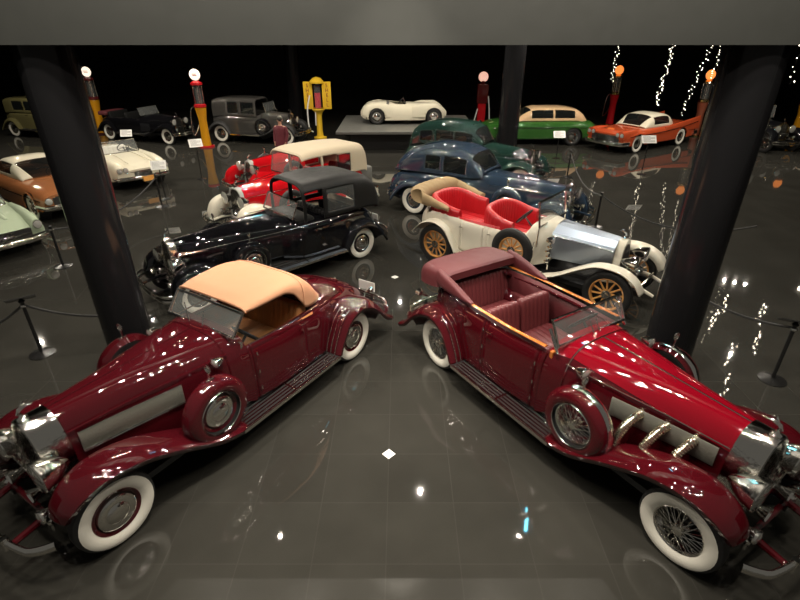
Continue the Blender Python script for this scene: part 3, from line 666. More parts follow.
# blue coupe
r, a = prewar('coupe', 'dark blue rounded coupe with long hood beside the ivory tourer', (2.50, 13.65), (.83, -.56), BLUE, BLUE, wb=3.75, R=.38,
    hood=[(.15, .56, .58, 1.28, 3.0), (.8, .46, .58, 1.26, 2.8), (1.4, .35, .58, 1.22, 2.5), (1.95, .25, .58, 1.18, 2.3)], rad=(.18, .24, .42, 1.22, 2.6), spc=BLUE, wheelc=BLUE,
    body=[(-3.0, .30, .42, .62, 2.6), (-2.75, .52, .40, .95, 3), (-2.3, .68, .40, 1.14, 4), (-1.5, .74, .40, 1.18, 6), (-.8, .74, .40, 1.18, 6), (-.3, .71, .42, 1.20, 5), (-.05, .63, .46, 1.27, 3.8), (.15, .565, .50, 1.285, 3.0)],
    roof=[(-2.75, .34, 1.0, 1.16, 2.6), (-2.45, .56, 1.08, 1.48, 3.0), (-2.0, .66, 1.12, 1.72, 3.4), (-1.4, .69, 1.15, 1.84, 3.8), (-.8, .68, 1.15, 1.84, 3.8), (-.35, .64, 1.15, 1.74, 3.6), (.0, .59, 1.20, 1.31, 3.4)],
    holes=[('windshield', -.33, -.02, .22, .5), ('side_window', -1.05, -.42, .04, .20), ('quarter_window', -1.6, -1.15, .05, .19)], seat=((-1.2, GREYLEATHER),)); r.scale = (1.07,) * 3
plate(r, a - 1.05, -.72, .80, .3, .1, name='hood_badge', m_=CHROME)
bumper(r, -a - 1.0, .8, .46, .12, 'rear_bumper', 2, -1)
# dark green sedan
r, a = prewar('sedan', 'dark green sedan with sloping back parked beyond the blue coupe', (2.75, 17.9), (.86, -.51), GREEN, GREEN, wb=3.4, R=.37,
    hood=[(.55, .50, .58, 1.25, 2.6), (1.2, .38, .58, 1.20, 2.4), (1.75, .26, .58, 1.15, 2.2)], rad=(.1, .25, .42, 1.17, 2.6), sp_side=(), wheelc=GREEN,
    body=[(-2.6, .40, .42, .75, 3), (-2.3, .60, .40, 1.05, 4), (-1.7, .72, .40, 1.14, 6), (-.6, .74, .40, 1.16, 6), (.1, .70, .42, 1.18, 5), (.35, .60, .46, 1.23, 3.4), (.55, .50, .50, 1.255, 2.6)],
    roof=[(-2.35, .45, .98, 1.22, 3.2), (-2.15, .60, 1.05, 1.58, 3.6), (-1.8, .66, 1.12, 1.76, 3.8), (-1.0, .68, 1.13, 1.86, 3.8), (-.3, .66, 1.13, 1.84, 3.6), (.02, .62, 1.13, 1.72, 3.4), (.30, .57, 1.18, 1.28, 3.4)],
    holes=[('windshield', .05, .29, .22, .5), ('side_window', -.55, .0, .04, .19), ('side_window', -1.25, -.65, .04, .19), ('quarter_window', -1.85, -1.40, .05, .18)], seat=((-.7, TANLEATHER), (-1.7, TANLEATHER))); r.scale = (1.07,) * 3
# grey limousine at the back
r, a = prewar('limousine', 'tall grey vintage limousine with side-mounted spare wheel near the back wall', (-6.70, 25.3), (.97, -.24), GREY, DARK, wb=3.3, R=.38, spc=BLACK, wheelc=BLACK,
    hood=[(.65, .46, .6, 1.35, 3.2), (1.1, .38, .6, 1.30, 3.0), (1.6, .28, .6, 1.27, 2.8)], rad=(.0, .29, .5, 1.28, 3),
    body=[(-2.05, .62, .45, 1.15, 6), (-1.6, .70, .42, 1.20, 8), (-.6, .72, .42, 1.20, 8), (.2, .68, .42, 1.22, 7), (.45, .55, .50, 1.34, 4), (.65, .47, .55, 1.355, 3.2)],
    roof=[(-2.05, .60, 1.1, 1.68, 7), (-2.0, .64, 1.1, 1.84, 7), (-1.6, .67, 1.15, 1.92, 7), (-.6, .68, 1.15, 1.94, 7), (.1, .66, 1.15, 1.92, 7), (.2, .64, 1.15, 1.87, 7)],
    holes=[('side_window', -.55, .08, .05, .22), ('side_window', -1.25, -.68, .05, .22)], ws=(.62, .5, 1.36, 1.74, .1), seat=((-.8, GREYLEATHER),)); r.scale = (1.02,) * 3
# black convertible at the back left
r, a = prewar('convertible', 'black open convertible sedan with chrome windshield near the back wall', (-12.2, 25.6), (.93, -.36), BLACK, BLACK, wb=3.6, R=.37,
    hood=[(.55, .50, .58, 1.20, 2.6), (1.2, .38, .58, 1.16, 2.4), (1.8, .27, .58, 1.12, 2.4)], rad=(.1, .29, .42, 1.15, 3), sp_side=(),
    body=[(-2.7, .35, .42, .62, 3), (-2.35, .58, .40, .98, 4), (-1.7, .72, .40, 1.10, 6), (-.6, .74, .40, 1.10, 6), (.1, .70, .42, 1.12, 5), (.35, .60, .46, 1.18, 3.4), (.55, .50, .50, 1.205, 2.6)], opencb=opn(-1.9, .05, 1.0, .62),
    seat=((-.7, BLKTOP), (-1.75, BLKTOP)), ws=(.22, .58, 1.16, 1.52, .14))
m = MB(); m.rbox(-2.5, -1.95, -.62, .62, 1.08, 1.26, .05); m.build('folded_top', WINEVINYL, r)
# olive sedan at the far left
r, a = prewar('sedan', 'boxy olive sedan with whitewall wheel at the far left edge', (-17.7, 26.6), (.95, -.30), OLIVE, OLIVE, wb=2.9, R=.37, ww=True, wheelc=OLIVE, sp_side=(),
    hood=[(.5, .44, .6, 1.25, 3.2), (.9, .38, .6, 1.22, 3.0), (1.4, .28, .6, 1.2, 2.8)], rad=(.0, .29, .5, 1.2, 3),
    body=[(-1.9, .60, .45, 1.12, 6), (-1.5, .68, .42, 1.18, 8), (-.5, .70, .42, 1.18, 8), (.15, .66, .42, 1.2, 7), (.35, .53, .50, 1.25, 4), (.5, .45, .55, 1.255, 3.2)],
    roof=[(-1.9, .58, 1.1, 1.66, 7), (-1.85, .62, 1.1, 1.76, 7), (-1.4, .65, 1.15, 1.82, 7), (-.5, .66, 1.15, 1.84, 7), (.05, .64, 1.15, 1.82, 7), (.15, .62, 1.15, 1.77, 7)],
    holes=[('side_window', -.45, .03, .05, .21), ('side_window', -1.2, -.6, .05, .21)])
# black vintage car behind the right column
r, a = prewar('vintage_car', 'black vintage car with brass lamps glimpsed right of the column', (16.3, 24.2), (.2, -.98), BLACK, BLACK, wb=3.0, R=.40, wst='wire', ww=False, sp_side=(),
    hood=[(.5, .44, .6, 1.25, 3.2), (.9, .38, .6, 1.22, 3.0), (1.45, .28, .6, 1.2, 2.8)], rad=(.0, .29, .5, 1.2, 3), radm=GOLD, lamp=.16,
    body=[(-1.9, .60, .45, 1.12, 6), (-1.5, .68, .42, 1.18, 8), (-.5, .70, .42, 1.18, 8), (.15, .66, .42, 1.2, 7), (.35, .53, .50, 1.25, 4), (.5, .45, .55, 1.255, 3.2)], opencb=opn(-1.7, .1, 1.05, .58), seat=((-.6, BLKTOP), (-1.5, BLKTOP)), ws=(.3, .55, 1.25, 1.75, .05))

# ------------------------------------------------------------------ post-war cars
def postwar(name, label, c, d, P, wb, R, body, cabin=None, cabm=None, holes=(), extra=(), hw=.86, wx=0, z0=0, ww=True, open_top=None, seat=(), ws=None, grille=None, lamps=None, fb=None, rb=None, wst='cap', glass=DGLASS, trimz=None, group=None, underz=.3):
    r = place(name, label, c[0], c[1], d, group); r.location.z = z0; a = wb / 2
    def cbb(x, y, z, t):
        for xw in (a, -a):
            if (x - xw) ** 2 + (z - R) ** 2 < (R + .05) ** 2 and abs(y) > .45: return '_'
        if open_top and open_top[0] < x < open_top[1] and z > open_top[2] and abs(y) < open_top[3]: return '_'
    b = loft(body, 14, 72, cbb)[''].build('body', P, r, thick=.012)
    for i, (nm, rows, m_) in enumerate(extra):
        m = None
        for s in (1, -1):
            loft([(q[0], q[1], q[2], q[3], q[4], s * q[5]) for q in rows], 8, 40, cbb)[''].build(nm, m_ or P, r, thick=.01)
    MB().box(-a - .5, a + .4, -.62, .62, .22, underz + .08).build('underbody', DARK, r, smooth=False)
    for s in (1, -1):
        for x in (a, -a):
            wheel(r, x, s * (hw - .12), R, R, .17, wst, ww, s)
            m = MB(); m.tube([(x + (R + .055) * math.cos(t), s * (hw - .005), R + (R + .055) * math.sin(t)) for t in [k * PI / 18 - .12 for k in range(20)]], .016, 6); m.build('wheel_arch_trim', P, r)
            m = MB(); m.lathe([(0, .001), (0, R + .05), (s * .2, R + .05)], (x, s * (hw - .30), R), 'y', 28); m.build('wheel_well', DARK, r)
        if trimz:
            MB().tube([(x, s * y, z) for x, y, z in trimz], .016, 6).build('side_trim', CHROME, r)
    if cabin:
        def cb(x, y, z, t):
            for nm, x0, x1, t0, t1 in holes:
                if x0 < x < x1 and (t0 < t < t1 or t0 < 1 - t < t1): return nm + (str(int(t > .5)) if t1 <= .45 else '')
        D = loft(cabin, 10, 80, cb, cap0=False, cap1=False); ro = D[''].build('roof', cabm or P, r, thick=.02)
        for kx, m in D.items():
            if kx and not kx.startswith('_'): m.build(kx.rstrip('01'), glass, ro)
    for sx_, sm in seat:
        cushion(r, 'seat_back', sm, (sx_, 0, .42), (.18, 1.2, .50), -.2, 8, .01); cushion(r, 'seat_cushion', sm, (sx_ + .32, 0, .36), (.55, 1.2, .18), .03, 8, .008)
    if seat:
        steering(r, seat[0][0] + .55, .34, .92, .19)
    if ws: windscreen(r, *ws)
    if grille:
        x, w, za, zb, n = grille; m = MB(); m.box(x - .06, x, -w, w, za, zb); g = m.build('grille', DARK, r, smooth=False); m = MB()
        for k in range(n): z = za + (zb - za) * (k + .5) / n; m.tube([(x - .10, -w * 1.03, z), (x + .02, -w * .6, z), (x + .03, 0, z), (x + .02, w * .6, z), (x - .10, w * 1.03, z)], .012, 6)
        m.tube([(x - .1, -w * 1.05, (za + zb) / 2), (x + .01, -w * .9, zb + .01), (x + .04, 0, zb + .015), (x + .01, w * .9, zb + .01), (x - .1, w * 1.05, (za + zb) / 2), (x + .01, w * .9, za - .01), (x + .04, 0, za - .015), (x + .01, -w * .9, za - .01)], .016, 6, close=True)
        m.build('grille_bars', CHROME, g)
    for (x, y, z, rr) in lamps or ():
        for s in (1, -1): headlamp(r, x, s * y, z, rr, .12, 'headlamp', stalk=False)
    for nm, q, sg in (('front_bumper', fb, 1), ('rear_bumper', rb, -1)):
        if q:
            x, w, z, rr = q; m = MB()
            m.tube([(x - sg * (.16 * abs(u) ** 3 + (.35 if abs(u) > .97 else 0)), w * u, z) for u in [i / 14 for i in range(-14, 15)]], rr, 10, flat=(.6, 1.2))
            for y in (-.35, .35): m.rbox(x - .05, x + .05, y - .04, y + .04, z - rr, z + rr * 1.6, .015)
            m.build(nm, CHROME, r)
    return r, a
# orange two-door hardtop with fins
r, a = postwar('hardtop_coupe', 'orange finned hardtop with cream roof and chrome grille, beside the red fuel pump', (11.1, 24.1), (-.84, -.54), ORANGE, 3.1, .36,
    [(-2.85, .80, .40, .84, 5), (-2.5, .92, .32, .90, 6), (-1.2, .97, .30, .93, 6), (0, .97, .30, .92, 6), (1.2, .97, .30, .90, 6), (2.1, .95, .32, .86, 5), (2.45, .88, .40, .78, 4)],
    [(-1.35, .50, .84, .92, 3), (-1.1, .70, .88, 1.14, 3.2), (-.75, .76, .89, 1.36, 3.4), (-.2, .77, .89, 1.42, 3.4), (.35, .76, .89, 1.38, 3.4), (.62, .74, .89, 1.20, 3.4), (.9, .72, .89, .95, 3.4)], CREAM,
    [('windshield', .40, .88, .22, .5), ('side_window', -.72, .34, .05, .20), ('rear_window', -1.3, -.95, .24, .5)],
    extra=[('fin', [(-2.9, .035, .6, 1.16, 2), (-2.5, .05, .6, 1.12, 2.2), (-1.6, .07, .6, 1.02, 2.4), (-.8, .07, .6, .93, 2.4), (-.3, .05, .6, .88, 2.4)], None)and('tail_fin', [(-2.9, .035, .6, 1.16, 2, .88), (-2.5, .05, .6, 1.12, 2.2, .89), (-1.6, .07, .6, 1.02, 2.4, .89), (-.8, .07, .6, .93, 2.4, .89), (-.3, .05, .6, .88, 2.4, .89)], None), ('lamp_brow', [(1.5, .14, .6, .90, 3, .74), (2.1, .17, .6, .93, 3, .74), (2.5, .17, .6, .90, 3, .73)], None)],
    hw=.97, grille=(2.50, .66, .48, .70, 5), lamps=[(2.5, .80, .76, .085), (2.5, .60, .76, .085)], fb=(2.68, .96, .42, .07), rb=(-3.0, .94, .45, .07), trimz=[(2.2, .965, .70), (1, .985, .70), (0, .985, .72), (-1.5, .985, .80), (-2.7, .94, .94)], seat=((-.5, CREAM),)); r.scale = (1.04,) * 3
# green and tan saloon
r, a = postwar('saloon', 'bright green saloon with tan roof, side-on behind the slim far column', (6.35, 24.9), (-1, -.04), LGREEN, 2.95, .36,
    [(-2.55, .72, .42, .80, 4), (-2.2, .88, .34, .98, 5), (-1.2, .93, .30, 1.02, 6), (0, .93, .30, 1.02, 6), (.9, .92, .30, 1.0, 5), (1.8, .86, .34, .95, 4), (2.35, .70, .42, .80, 3.4)],
    [(-2.15, .50, .85, 1.0, 3), (-1.9, .66, .95, 1.28, 3.2), (-1.55, .74, 1.0, 1.46, 3.4), (-.9, .76, 1.0, 1.53, 3.4), (0, .76, 1.0, 1.53, 3.4), (.4, .74, 1.0, 1.46, 3.4), (.95, .70, .98, 1.04, 3.4)], TANP,
    [('windshield', .42, .93, .22, .5), ('side_window', -.55, .36, .05, .21), ('side_window', -1.5, -.65, .05, .21)], hw=.93, grille=(2.38, .5, .48, .72, 4), lamps=[(2.3, .68, .76, .1)], fb=(2.62, .88, .44, .06), rb=(-2.72, .88, .44, .06), ww=False, trimz=[(2.0, .86, .74), (0, .945, .76), (-2.0, .9, .74)], seat=((-.5, TANLEATHER),), wst='cap'); r.scale = (1.07,) * 3
# white race roadster on the platform
r, a = postwar('sports_roadster', 'cream white sports roadster displayed on the raised grey platform', (.22, 25.0), (1, .04), CREAM, 2.6, .34,
    [(-2.05, .22, .34, .52, 2.2), (-1.9, .52, .24, .74, 2.6), (-1.5, .74, .20, .92, 3), (-.9, .80, .18, .95, 3.4), (-.2, .78, .18, .90, 3.6), (.4, .76, .18, .88, 3.2), (1.2, .76, .20, .84, 2.8), (1.65, .66, .24, .72, 2.4), (1.9, .40, .32, .52, 2.2)],
    extra=[('front_fender', [(.3, .15, .3, .80, 2.4, .62), (.9, .20, .3, .90, 2.4, .60), (1.35, .21, .3, .90, 2.4, .60), (1.7, .16, .34, .74, 2.4, .58), (1.88, .08, .4, .56, 2.2, .56)], None), ('rear_fender', [(-1.95, .08, .4, .62, 2.2, .5), (-1.7, .18, .3, .84, 2.4, .55), (-1.2, .22, .3, .93, 2.4, .60), (-.7, .2, .3, .84, 2.4, .60), (-.3, .1, .3, .7, 2.4, .62)], None)],
    hw=.80, z0=.9, ww=False, open_top=(-.85, .0, .80, .50), seat=((-.72, GREYLEATHER),), ws=(.02, .42, .90, 1.10, .12), lamps=[(1.72, .52, .60, .085)], grille=(1.86, .2, .36, .50, 6))
m = MB(); m.lathe([(0, .05), (.02, .05), (.03, .001)], (-1.3, 0, .93), 'z', 14); m.build('fuel_cap', CHROME, r)
# white convertible left of the left column
r, a = postwar('convertible_sports_car', 'white fifties sports car with orange plate, right of the glossy left column', (-10.15, 18.35), (.72, -.695), CREAM, 2.6, .34,
    [(-2.1, .66, .36, .70, 4), (-1.7, .84, .28, .82, 5), (-.8, .90, .24, .86, 5), (.1, .90, .24, .86, 5), (1.0, .90, .26, .84, 4.4), (1.8, .86, .30, .76, 3.8), (2.12, .70, .38, .64, 3)],
    extra=[('front_fender', [(.2, .18, .4, .87, 2.6, .68), (1.2, .21, .4, .89, 2.6, .67), (1.9, .20, .4, .83, 2.6, .64), (2.15, .15, .45, .74, 2.4, .63)], None)],
    hw=.90, open_top=(-1.0, .25, .78, .62), seat=((-.75, WHITEW),), ws=(.40, .62, .86, 1.22, .22), lamps=[(2.16, .70, .66, .08), (2.16, .52, .66, .08)], grille=(2.10, .42, .42, .56, 8), fb=(2.24, .84, .40, .05), rb=(-2.2, .8, .42, .05))
r.scale = (1.06,) * 3
plate(r, 2.32, .05, .36, .32, .15, PLATEO, 'license_plate')
m = MB(); m.tube([(2.0, -.34, .81), (1.0, -.30, .875), (.45, -.3, .87)], .012, 6); m.tube([(2.0, .34, .81), (1.0, .30, .875), (.45, .3, .87)], .012, 6); m.build('hood_ribs', CREAM, r)
# copper hardtop
r, a = postwar('hardtop_coupe', 'copper brown hardtop with cream roof, left of the glossy left column', (-10.85, 15.15), (.81, -.585), COPPER, 2.75, .34,
    [(-2.3, .78, .40, .82, 5), (-1.9, .86, .30, .88, 6), (-.8, .89, .26, .90, 6), (.3, .89, .26, .88, 6), (1.3, .88, .28, .85, 6), (1.95, .86, .32, .80, 5), (2.12, .82, .40, .74, 5)],
    [(-1.5, .60, .84, .88, 3.4), (-1.2, .66, .86, 1.10, 3.6), (-.8, .68, .87, 1.28, 3.8), (-.3, .68, .87, 1.33, 3.8), (.1, .67, .87, 1.28, 3.8), (.62, .64, .86, .90, 3.8)], CREAM,
    [('windshield', .12, .60, .21, .5), ('side_window', -.75, .06, .05, .20), ('rear_window', -1.45, -1.0, .24, .5)], hw=.89, grille=(2.14, .6, .48, .66, 6), lamps=[(2.16, .72, .60, .09)], fb=(2.24, .88, .42, .05), rb=(-2.4, .86, .44, .05), trimz=[(2.0, .87, .60), (0, .905, .60), (-2.2, .85, .62)], seat=((-.4, BLKTOP),)); r.scale = (1.07,) * 3
# pale green roadster nose at the left edge
r, a = postwar('roadster', 'pale silver green roadster with emblem grille cut off at the left edge', (-10.55, 12.05), (.79, -.61), PALE, 2.4, .33,
    [(-1.95, .60, .40, .70, 4), (-1.5, .80, .28, .84, 5), (-.5, .86, .24, .88, 5), (.3, .86, .24, .86, 5), (1.0, .85, .26, .84, 4.4), (1.6, .82, .32, .76, 3.8), (1.98, .72, .42, .62, 3)],
    extra=[('front_fender', [(.3, .14, .4, .86, 2.6, .70), (1.0, .17, .4, .89, 2.6, .68), (1.6, .17, .4, .86, 2.6, .66), (1.98, .14, .42, .78, 2.4, .64)], None), ('hood_bulge', [(.4, .12, .6, .88, 2.4, .22), (1.0, .12, .6, .875, 2.4, .22), (1.5, .08, .6, .80, 2.4, .22)], None)],
    hw=.86, open_top=(-.9, .25, .80, .60), seat=((-.7, BLKTOP),), ws=(.4, .58, .86, 1.2, .2), lamps=[(1.98, .66, .66, .10)], grille=(2.02, .5, .44, .62, 1), fb=(2.16, .84, .38, .05), rb=(-2.1, .8, .4, .05))
m = MB(); q = .115; m.tube([(2.09, q * math.cos(t), .53 + q * math.sin(t)) for t in [k * PI / 12 for k in range(24)]], .011, 6, close=True)
for k in range(3):
    t = PI / 2 + k * 2 * PI / 3; m.tube([(2.09, 0, .53), (2.09, q * math.cos(t), .53 + q * math.sin(t))], [.018, .006], 6)
m.tube([(2.06, -.48, .53), (2.09, -.13, .53)], .012, 6); m.tube([(2.06, .48, .53), (2.09, .13, .53)], .012, 6); m.build('grille_emblem', CHROME, r)
# white car at the right edge
r, a = postwar('sedan', 'white fifties car nose cut off by the right edge', (19.9, 23.6), (-.8, -.6), CREAM, 2.9, .35,
    [(-2.5, .72, .42, .80, 4), (-2.2, .88, .34, .92, 5), (-1.2, .93, .30, .96, 6), (0, .93, .30, .96, 6), (.9, .92, .30, .95, 5), (1.8, .86, .34, .90, 4), (2.2, .76, .42, .78, 3.4)],
    [(-1.6, .60, .90, .95, 3.4), (-1.2, .70, .93, 1.3, 3.4), (-.6, .72, .94, 1.45, 3.4), (0, .72, .94, 1.45, 3.4), (.3, .70, .94, 1.38, 3.4), (.9, .66, .92, .97, 3.4)], CREAM,
    [('windshield', .34, .88, .22, .5), ('side_window', -1.0, .26, .05, .20)], hw=.93, grille=(2.24, .6, .46, .70, 6), lamps=[(2.2, .72, .74, .1)], fb=(2.45, .9, .42, .06), rb=(-2.6, .88, .44, .06))

# ------------------------------------------------------------------ fuel pumps
def disc_globe(par, z, r, m_, yaw=0, text=None):
    M = MX.Translation((0, 0, z)); m = MB(); m.M = M; m.lathe([(-.09, .001), (-.085, r * .8), (-.05, r * .97), (0, r), (.05, r * .97), (.085, r * .8), (.09, .001)], ax='y', n=32); g = m.build('globe', m_, par)
    m = MB(); m.M = M; m.tube([(r * 1.0 * math.cos(t), 0, r * math.sin(t)) for t in [k * PI / 16 for k in range(32)]], .022, 6, close=True); m.lathe([(-.22, .11), (-.12, .07)], (0, 0, -r + .10), 'z', 16)
    m.build('globe_ring', CHROME, g); return g
def writing(par, txt, size, loc, rot, m_, name='lettering', stack=False):
    for i, ch in enumerate(txt if stack else [txt]):
        cu = bpy.data.curves.new(name, 'FONT'); cu.body = ch; cu.size = size; cu.extrude = .004; cu.align_x = 'CENTER'; cu.align_y = 'CENTER'; cu.materials.append(m_)
        t_ = bpy.data.objects.new('t', cu); me = bpy.data.meshes.new_from_object(t_); bpy.data.objects.remove(t_); o = bpy.data.objects.new(name, me); C.objects.link(o); o.parent = par; o.location = (loc[0], loc[1], loc[2] - i * size * .98); o.rotation_euler = rot
def visible_pump(label, x, y, body, glassm, top, globe, H=3.0, rz=0, taper=(.26, .15), hose=True, text=None, kind='visible'):
    r = thing('fuel_pump', label, 'fuel pump', (x, y, 0), rz, None); gl = H - .22
    m = MB(); m.lathe([(0, .34), (.06, .34), (.08, .28)], ax='z', n=24); m.build('base', top, r)
    m = MB(); m.lathe([(.06, taper[0] * .8), (.3, taper[0] * .72), (H * .36, taper[1] * 1.15), (H * .52, taper[0] * .95)], ax='z', n=24); m.build('pedestal', body, r)
    MB().lathe([(H * .52, .17), (H * .53, .26), (H * .56, .26), (H * .57, .18)], ax='z', n=24).build('collar', top, r); m = MB(); m.lathe([(H * .80, .17), (H * .81, .25), (H * .835, .25), (H * .86, .12)], ax='z', n=24); m.build('dome', top, r)
    m = MB(); m.lathe([(H * .565, .155), (H * .80, .155)], ax='z', n=24); cyl = m.build('glass_cylinder', GLASS, r)
    m = MB(); m.lathe([(H * .565, .03), (H * .80, .03)], ax='z', n=10)
    for k in range(4): m.tube([(.2 * math.cos(k * PI / 2 + .7), .2 * math.sin(k * PI / 2 + .7), H * .56), (.2 * math.cos(k * PI / 2 + .7), .2 * math.sin(k * PI / 2 + .7), H * .81)], .012, 6)
    m.build('gauge_rods', CHROME, cyl)
    if glassm: m = MB(); m.lathe([(H * .567, .001), (H * .567, .14), (H * .70, .14), (H * .70, .001)], ax='z', n=24); m.build('fuel', glassm, cyl)
    g = disc_globe(r, gl, .23, globe)
    if text:
        m = MB(); m.box(-.11, .10, -.105, -.095, gl + .02, gl + .05); m.box(-.08, .12, -.105, -.095, gl - .04, gl - .012); m.build('globe_marking', LETTER, g, smooth=False)
    if hose:
        m = MB(); m.tube(cr([(-.18, -.05, H * .54), (-.42, -.08, H * .50), (-.5, -.08, H * .3), (-.48, -.06, H * .16), (-.3, -.03, H * .22), (-.2, 0, H * .3)], 7), .028, 8); m.build('hose', GREYLEATHER if hose == 1 else CHROME, r)
    return r
visible_pump('red and amber visible fuel pump with round white globe beside the grey limousine', -8.87, 23.8, YELLOW, None, PINKRED, WHITEGLOBE, 3.25, text=True, hose=2)
visible_pump('amber and wine fuel pump with white globe beside the left column', -15.45, 27.2, YELLOW, None, DKRED, WHITEGLOBE, 3.15, text=True, hose=0)
visible_pump('red fuel pump with amber globe and ornate glass top left of the orange hardtop', 11.9, 30.0, PINKRED, None, GOLD, ORANGEGLOBE, 3.05, hose=2, text=None)
visible_pump('brown fuel pump with amber globe behind the orange hardtop tail', 15.0, 26.6, mat('pump_brown', (.22, .06, .03), .3, coat=1), None, GOLD, ORANGEGLOBE, 3.05, hose=0)
visible_pump('tall amber fuel pump standing behind the white car at the right edge', 20.3, 26.9, YELLOW, None, DKRED, ORANGEGLOBE, 2.75, hose=0)
# oxblood pump behind the platform
r = thing('fuel_pump', 'slim oxblood fuel pump with white globe between platform and far column', 'fuel pump', (4.45, 29.3, 0)); r.scale = (1.07,) * 3
MB().rbox(-.30, .30, -.24, .24, 0, .12, .03).build('base', DKRED, r)
m = MB(); m.rbox(-.20, .20, -.17, .17, .1, 1.15, .04); m.build('pedestal', PINKRED, r); MB().rbox(-.28, .28, -.22, .22, 1.15, 2.05, .05).build('cabinet', DKRED, r)
m = MB(); m.tube(cr([(.3, -.12, 1.5), (.36, -.2, 1.0), (.44, -.2, .2), (.5, -.2, .1)], 6), .03, 8); m.tube(cr([(-.22, -.2, .9), (-.34, -.2, .4), (-.46, -.2, .05)], 6), .03, 8); m.build('hose', SIGNW, r)
m = MB(); m.lathe([(0, .1), (.03, .1)], (-.36, 0, 1.4), 'y', 16); m.build('nozzle_hook', CHROME, r)
g = disc_globe(r, 2.38, .24, mat('globe_pink_glow', (.85, .55, .45), .3, emit=(1, .55, .42), estr=.8)); MB().lathe([(2.03, .16), (2.14, .10), (2.2, .1)], ax='z', n=16).build('neck', DKRED, r)
# yellow pump with two sign panels
r = thing('fuel_pump', 'yellow fuel pump with red fuel cylinder between two tall lettered side panels', 'fuel pump', (-3.95, 25.9, 0)); r.scale = (1.05,) * 3
m = MB(); m.lathe([(0, .30), (.06, .30), (.10, .16), (.3, .13), (1.0, .13), (1.15, .18), (1.28, .30), (1.34, .30)], ax='z', n=28); m.build('pedestal', LEMON, r)
MB().lathe([(1.34, .155), (2.4, .155)], ax='z', n=24).build('glass_cylinder', GLASS, r)
MB().lathe([(1.35, .001), (1.35, .14), (2.0, .14), (2.0, .001)], ax='z', n=24).build('fuel', FUEL, r)
m = MB(); m.lathe([(2.38, .20), (2.40, .32), (2.48, .32), (2.62, .18), (2.66, .001)], ax='z', n=28); m.build('cap', LEMON, r)
for s in (-1, 1):
    m = MB(); m.rbox(s * .42 - .20, s * .42 + .20, -.03, .03, 1.30, 2.46, .01, 20); p_ = m.build('side_panel', LEMON, r)
    writing(p_, 'SHELL', .21, (s * .44, -.045, 2.30), (PI / 2, 0, 0), LETTER, stack=True)
m = MB(); m.tube(cr([(-.34, -.1, 1.9), (-.48, -.15, 1.3), (-.46, -.15, .5), (-.3, -.1, .3)], 7), .03, 8); m.tube([(-.12, -.16, 1.3), (-.14, -.18, .6)], .022, 8); m.build('hose', SIGNW, r)

# ------------------------------------------------------------------ stanchions, ropes, information signs
def stanchion(label, x, y, h=1.0, arm=False, rz=0):
    r = thing('stanchion', label, 'stanchion', (x, y, 0), rz, 'black rope stanchions')
    m = MB(); m.lathe([(0, .001), (0, .19), (.012, .19), (.03, .12), (.05, .03)], ax='z', n=28); m.build('base', IRON, r)
    m = MB(); m.lathe([(.04, .026), (h, .026), (h + .01, .04), (h + .03, .045), (h + .055, .02), (h + .06, .001)], ax='z', n=16); m.build('post', IRON, r)
    m = MB(); m.lathe([(h - .07, .04), (h - .05, .05), (h - .03, .04)], ax='z', n=16); m.build('rope_ring', CHROME, r)
    if arm:
        m = MB(); m.M = MX.Translation((0, 0, h + .06)) @ MX.Rotation(-.5, 4, 'X'); m.box(-.20, .20, -.14, .14, 0, .015); m.build('sign_plate', IRON, r, smooth=False)
    return r
def rope(label, A, B, sag=.28):
    m = MB(); P = []
    for k in range(21):
        u = k / 20; P.append((A[0] + (B[0] - A[0]) * u, A[1] + (B[1] - A[1]) * u, A[2] + (B[2] - A[2]) * u - sag * 4 * u * (1 - u)))
    o = m.tube(P, .019, 8).build('rope', CORD); tag(o, label, 'rope'); return o
stanchion('black stanchion with tilted sign plate standing at the left edge', -5.88, 6.90, .95, True, .6)
stanchion('black stanchion with tilted sign plate standing at the right edge', 5.66, 6.20, .95, True, -.5)
stanchion('black stanchion in front of the blue coupe nose', 5.3, 13.0, .92)
stanchion('black stanchion beyond the dark green sedan nose', 6.08, 18.3, .92)
stanchion('black stanchion between the white sports car and the black town car', -7.2, 14.8, .92)
stanchion('black stanchion beside the pale green roadster nose', -7.6, 10.4, .92)
rope('black rope sagging off to the right from the blue coupe stanchion', (5.3, 13.0, .88), (7.9, 10.6, .88), .45)
rope('black rope between right column and right-edge stanchion', (5.66, 6.20, .92), (4.7, 8.1, .92), .18)
rope('black rope between the two far stanchions near the blue coupe', (5.3, 13.0, .88), (6.08, 18.3, .88), .35)
rope('black rope hanging below the pale green roadster', (-7.6, 10.4, .88), (-11.4, 9.0, .88), .3)
rope('black rope running behind the left column', (-7.6, 10.4, .88), (-7.2, 14.8, .88), .35)
rope('black rope from the left-edge stanchion toward the left column', (-5.88, 6.90, .92), (-4.5, 7.2, .60), .12)
rope('black rope hanging off the left frame edge', (-5.88, 6.90, .92), (-7.2, 6.2, .9), .3)
def info(label, x, y, h, rz=0, w=.44):
    r = thing('information_stand', label, 'sign', (x, y, 0), rz, None)
    MB().lathe([(0, .001), (0, .16), (.015, .16), (.03, .03)], ax='z', n=24).build('base', IRON, r)
    MB().lathe([(.02, .016), (h, .016)], ax='z', n=10).build('post', IRON, r)
    m = MB(); m.M = MX.Translation((0, 0, h)) @ MX.Rotation(.9, 4, 'X'); m.box(-w / 2, w / 2, -.15, .15, 0, .02); b = m.build('board', SIGNW, r, smooth=False)
    m = MB(); m.M = MX.Translation((0, 0, h)) @ MX.Rotation(.9, 4, 'X')
    for k in range(6): m.box(-w * .40, w * (.40 if k % 3 else .1), .10 - k * .04, .112 - k * .04, .02, .022)
    m.build('printed_text', INK, b, smooth=False)
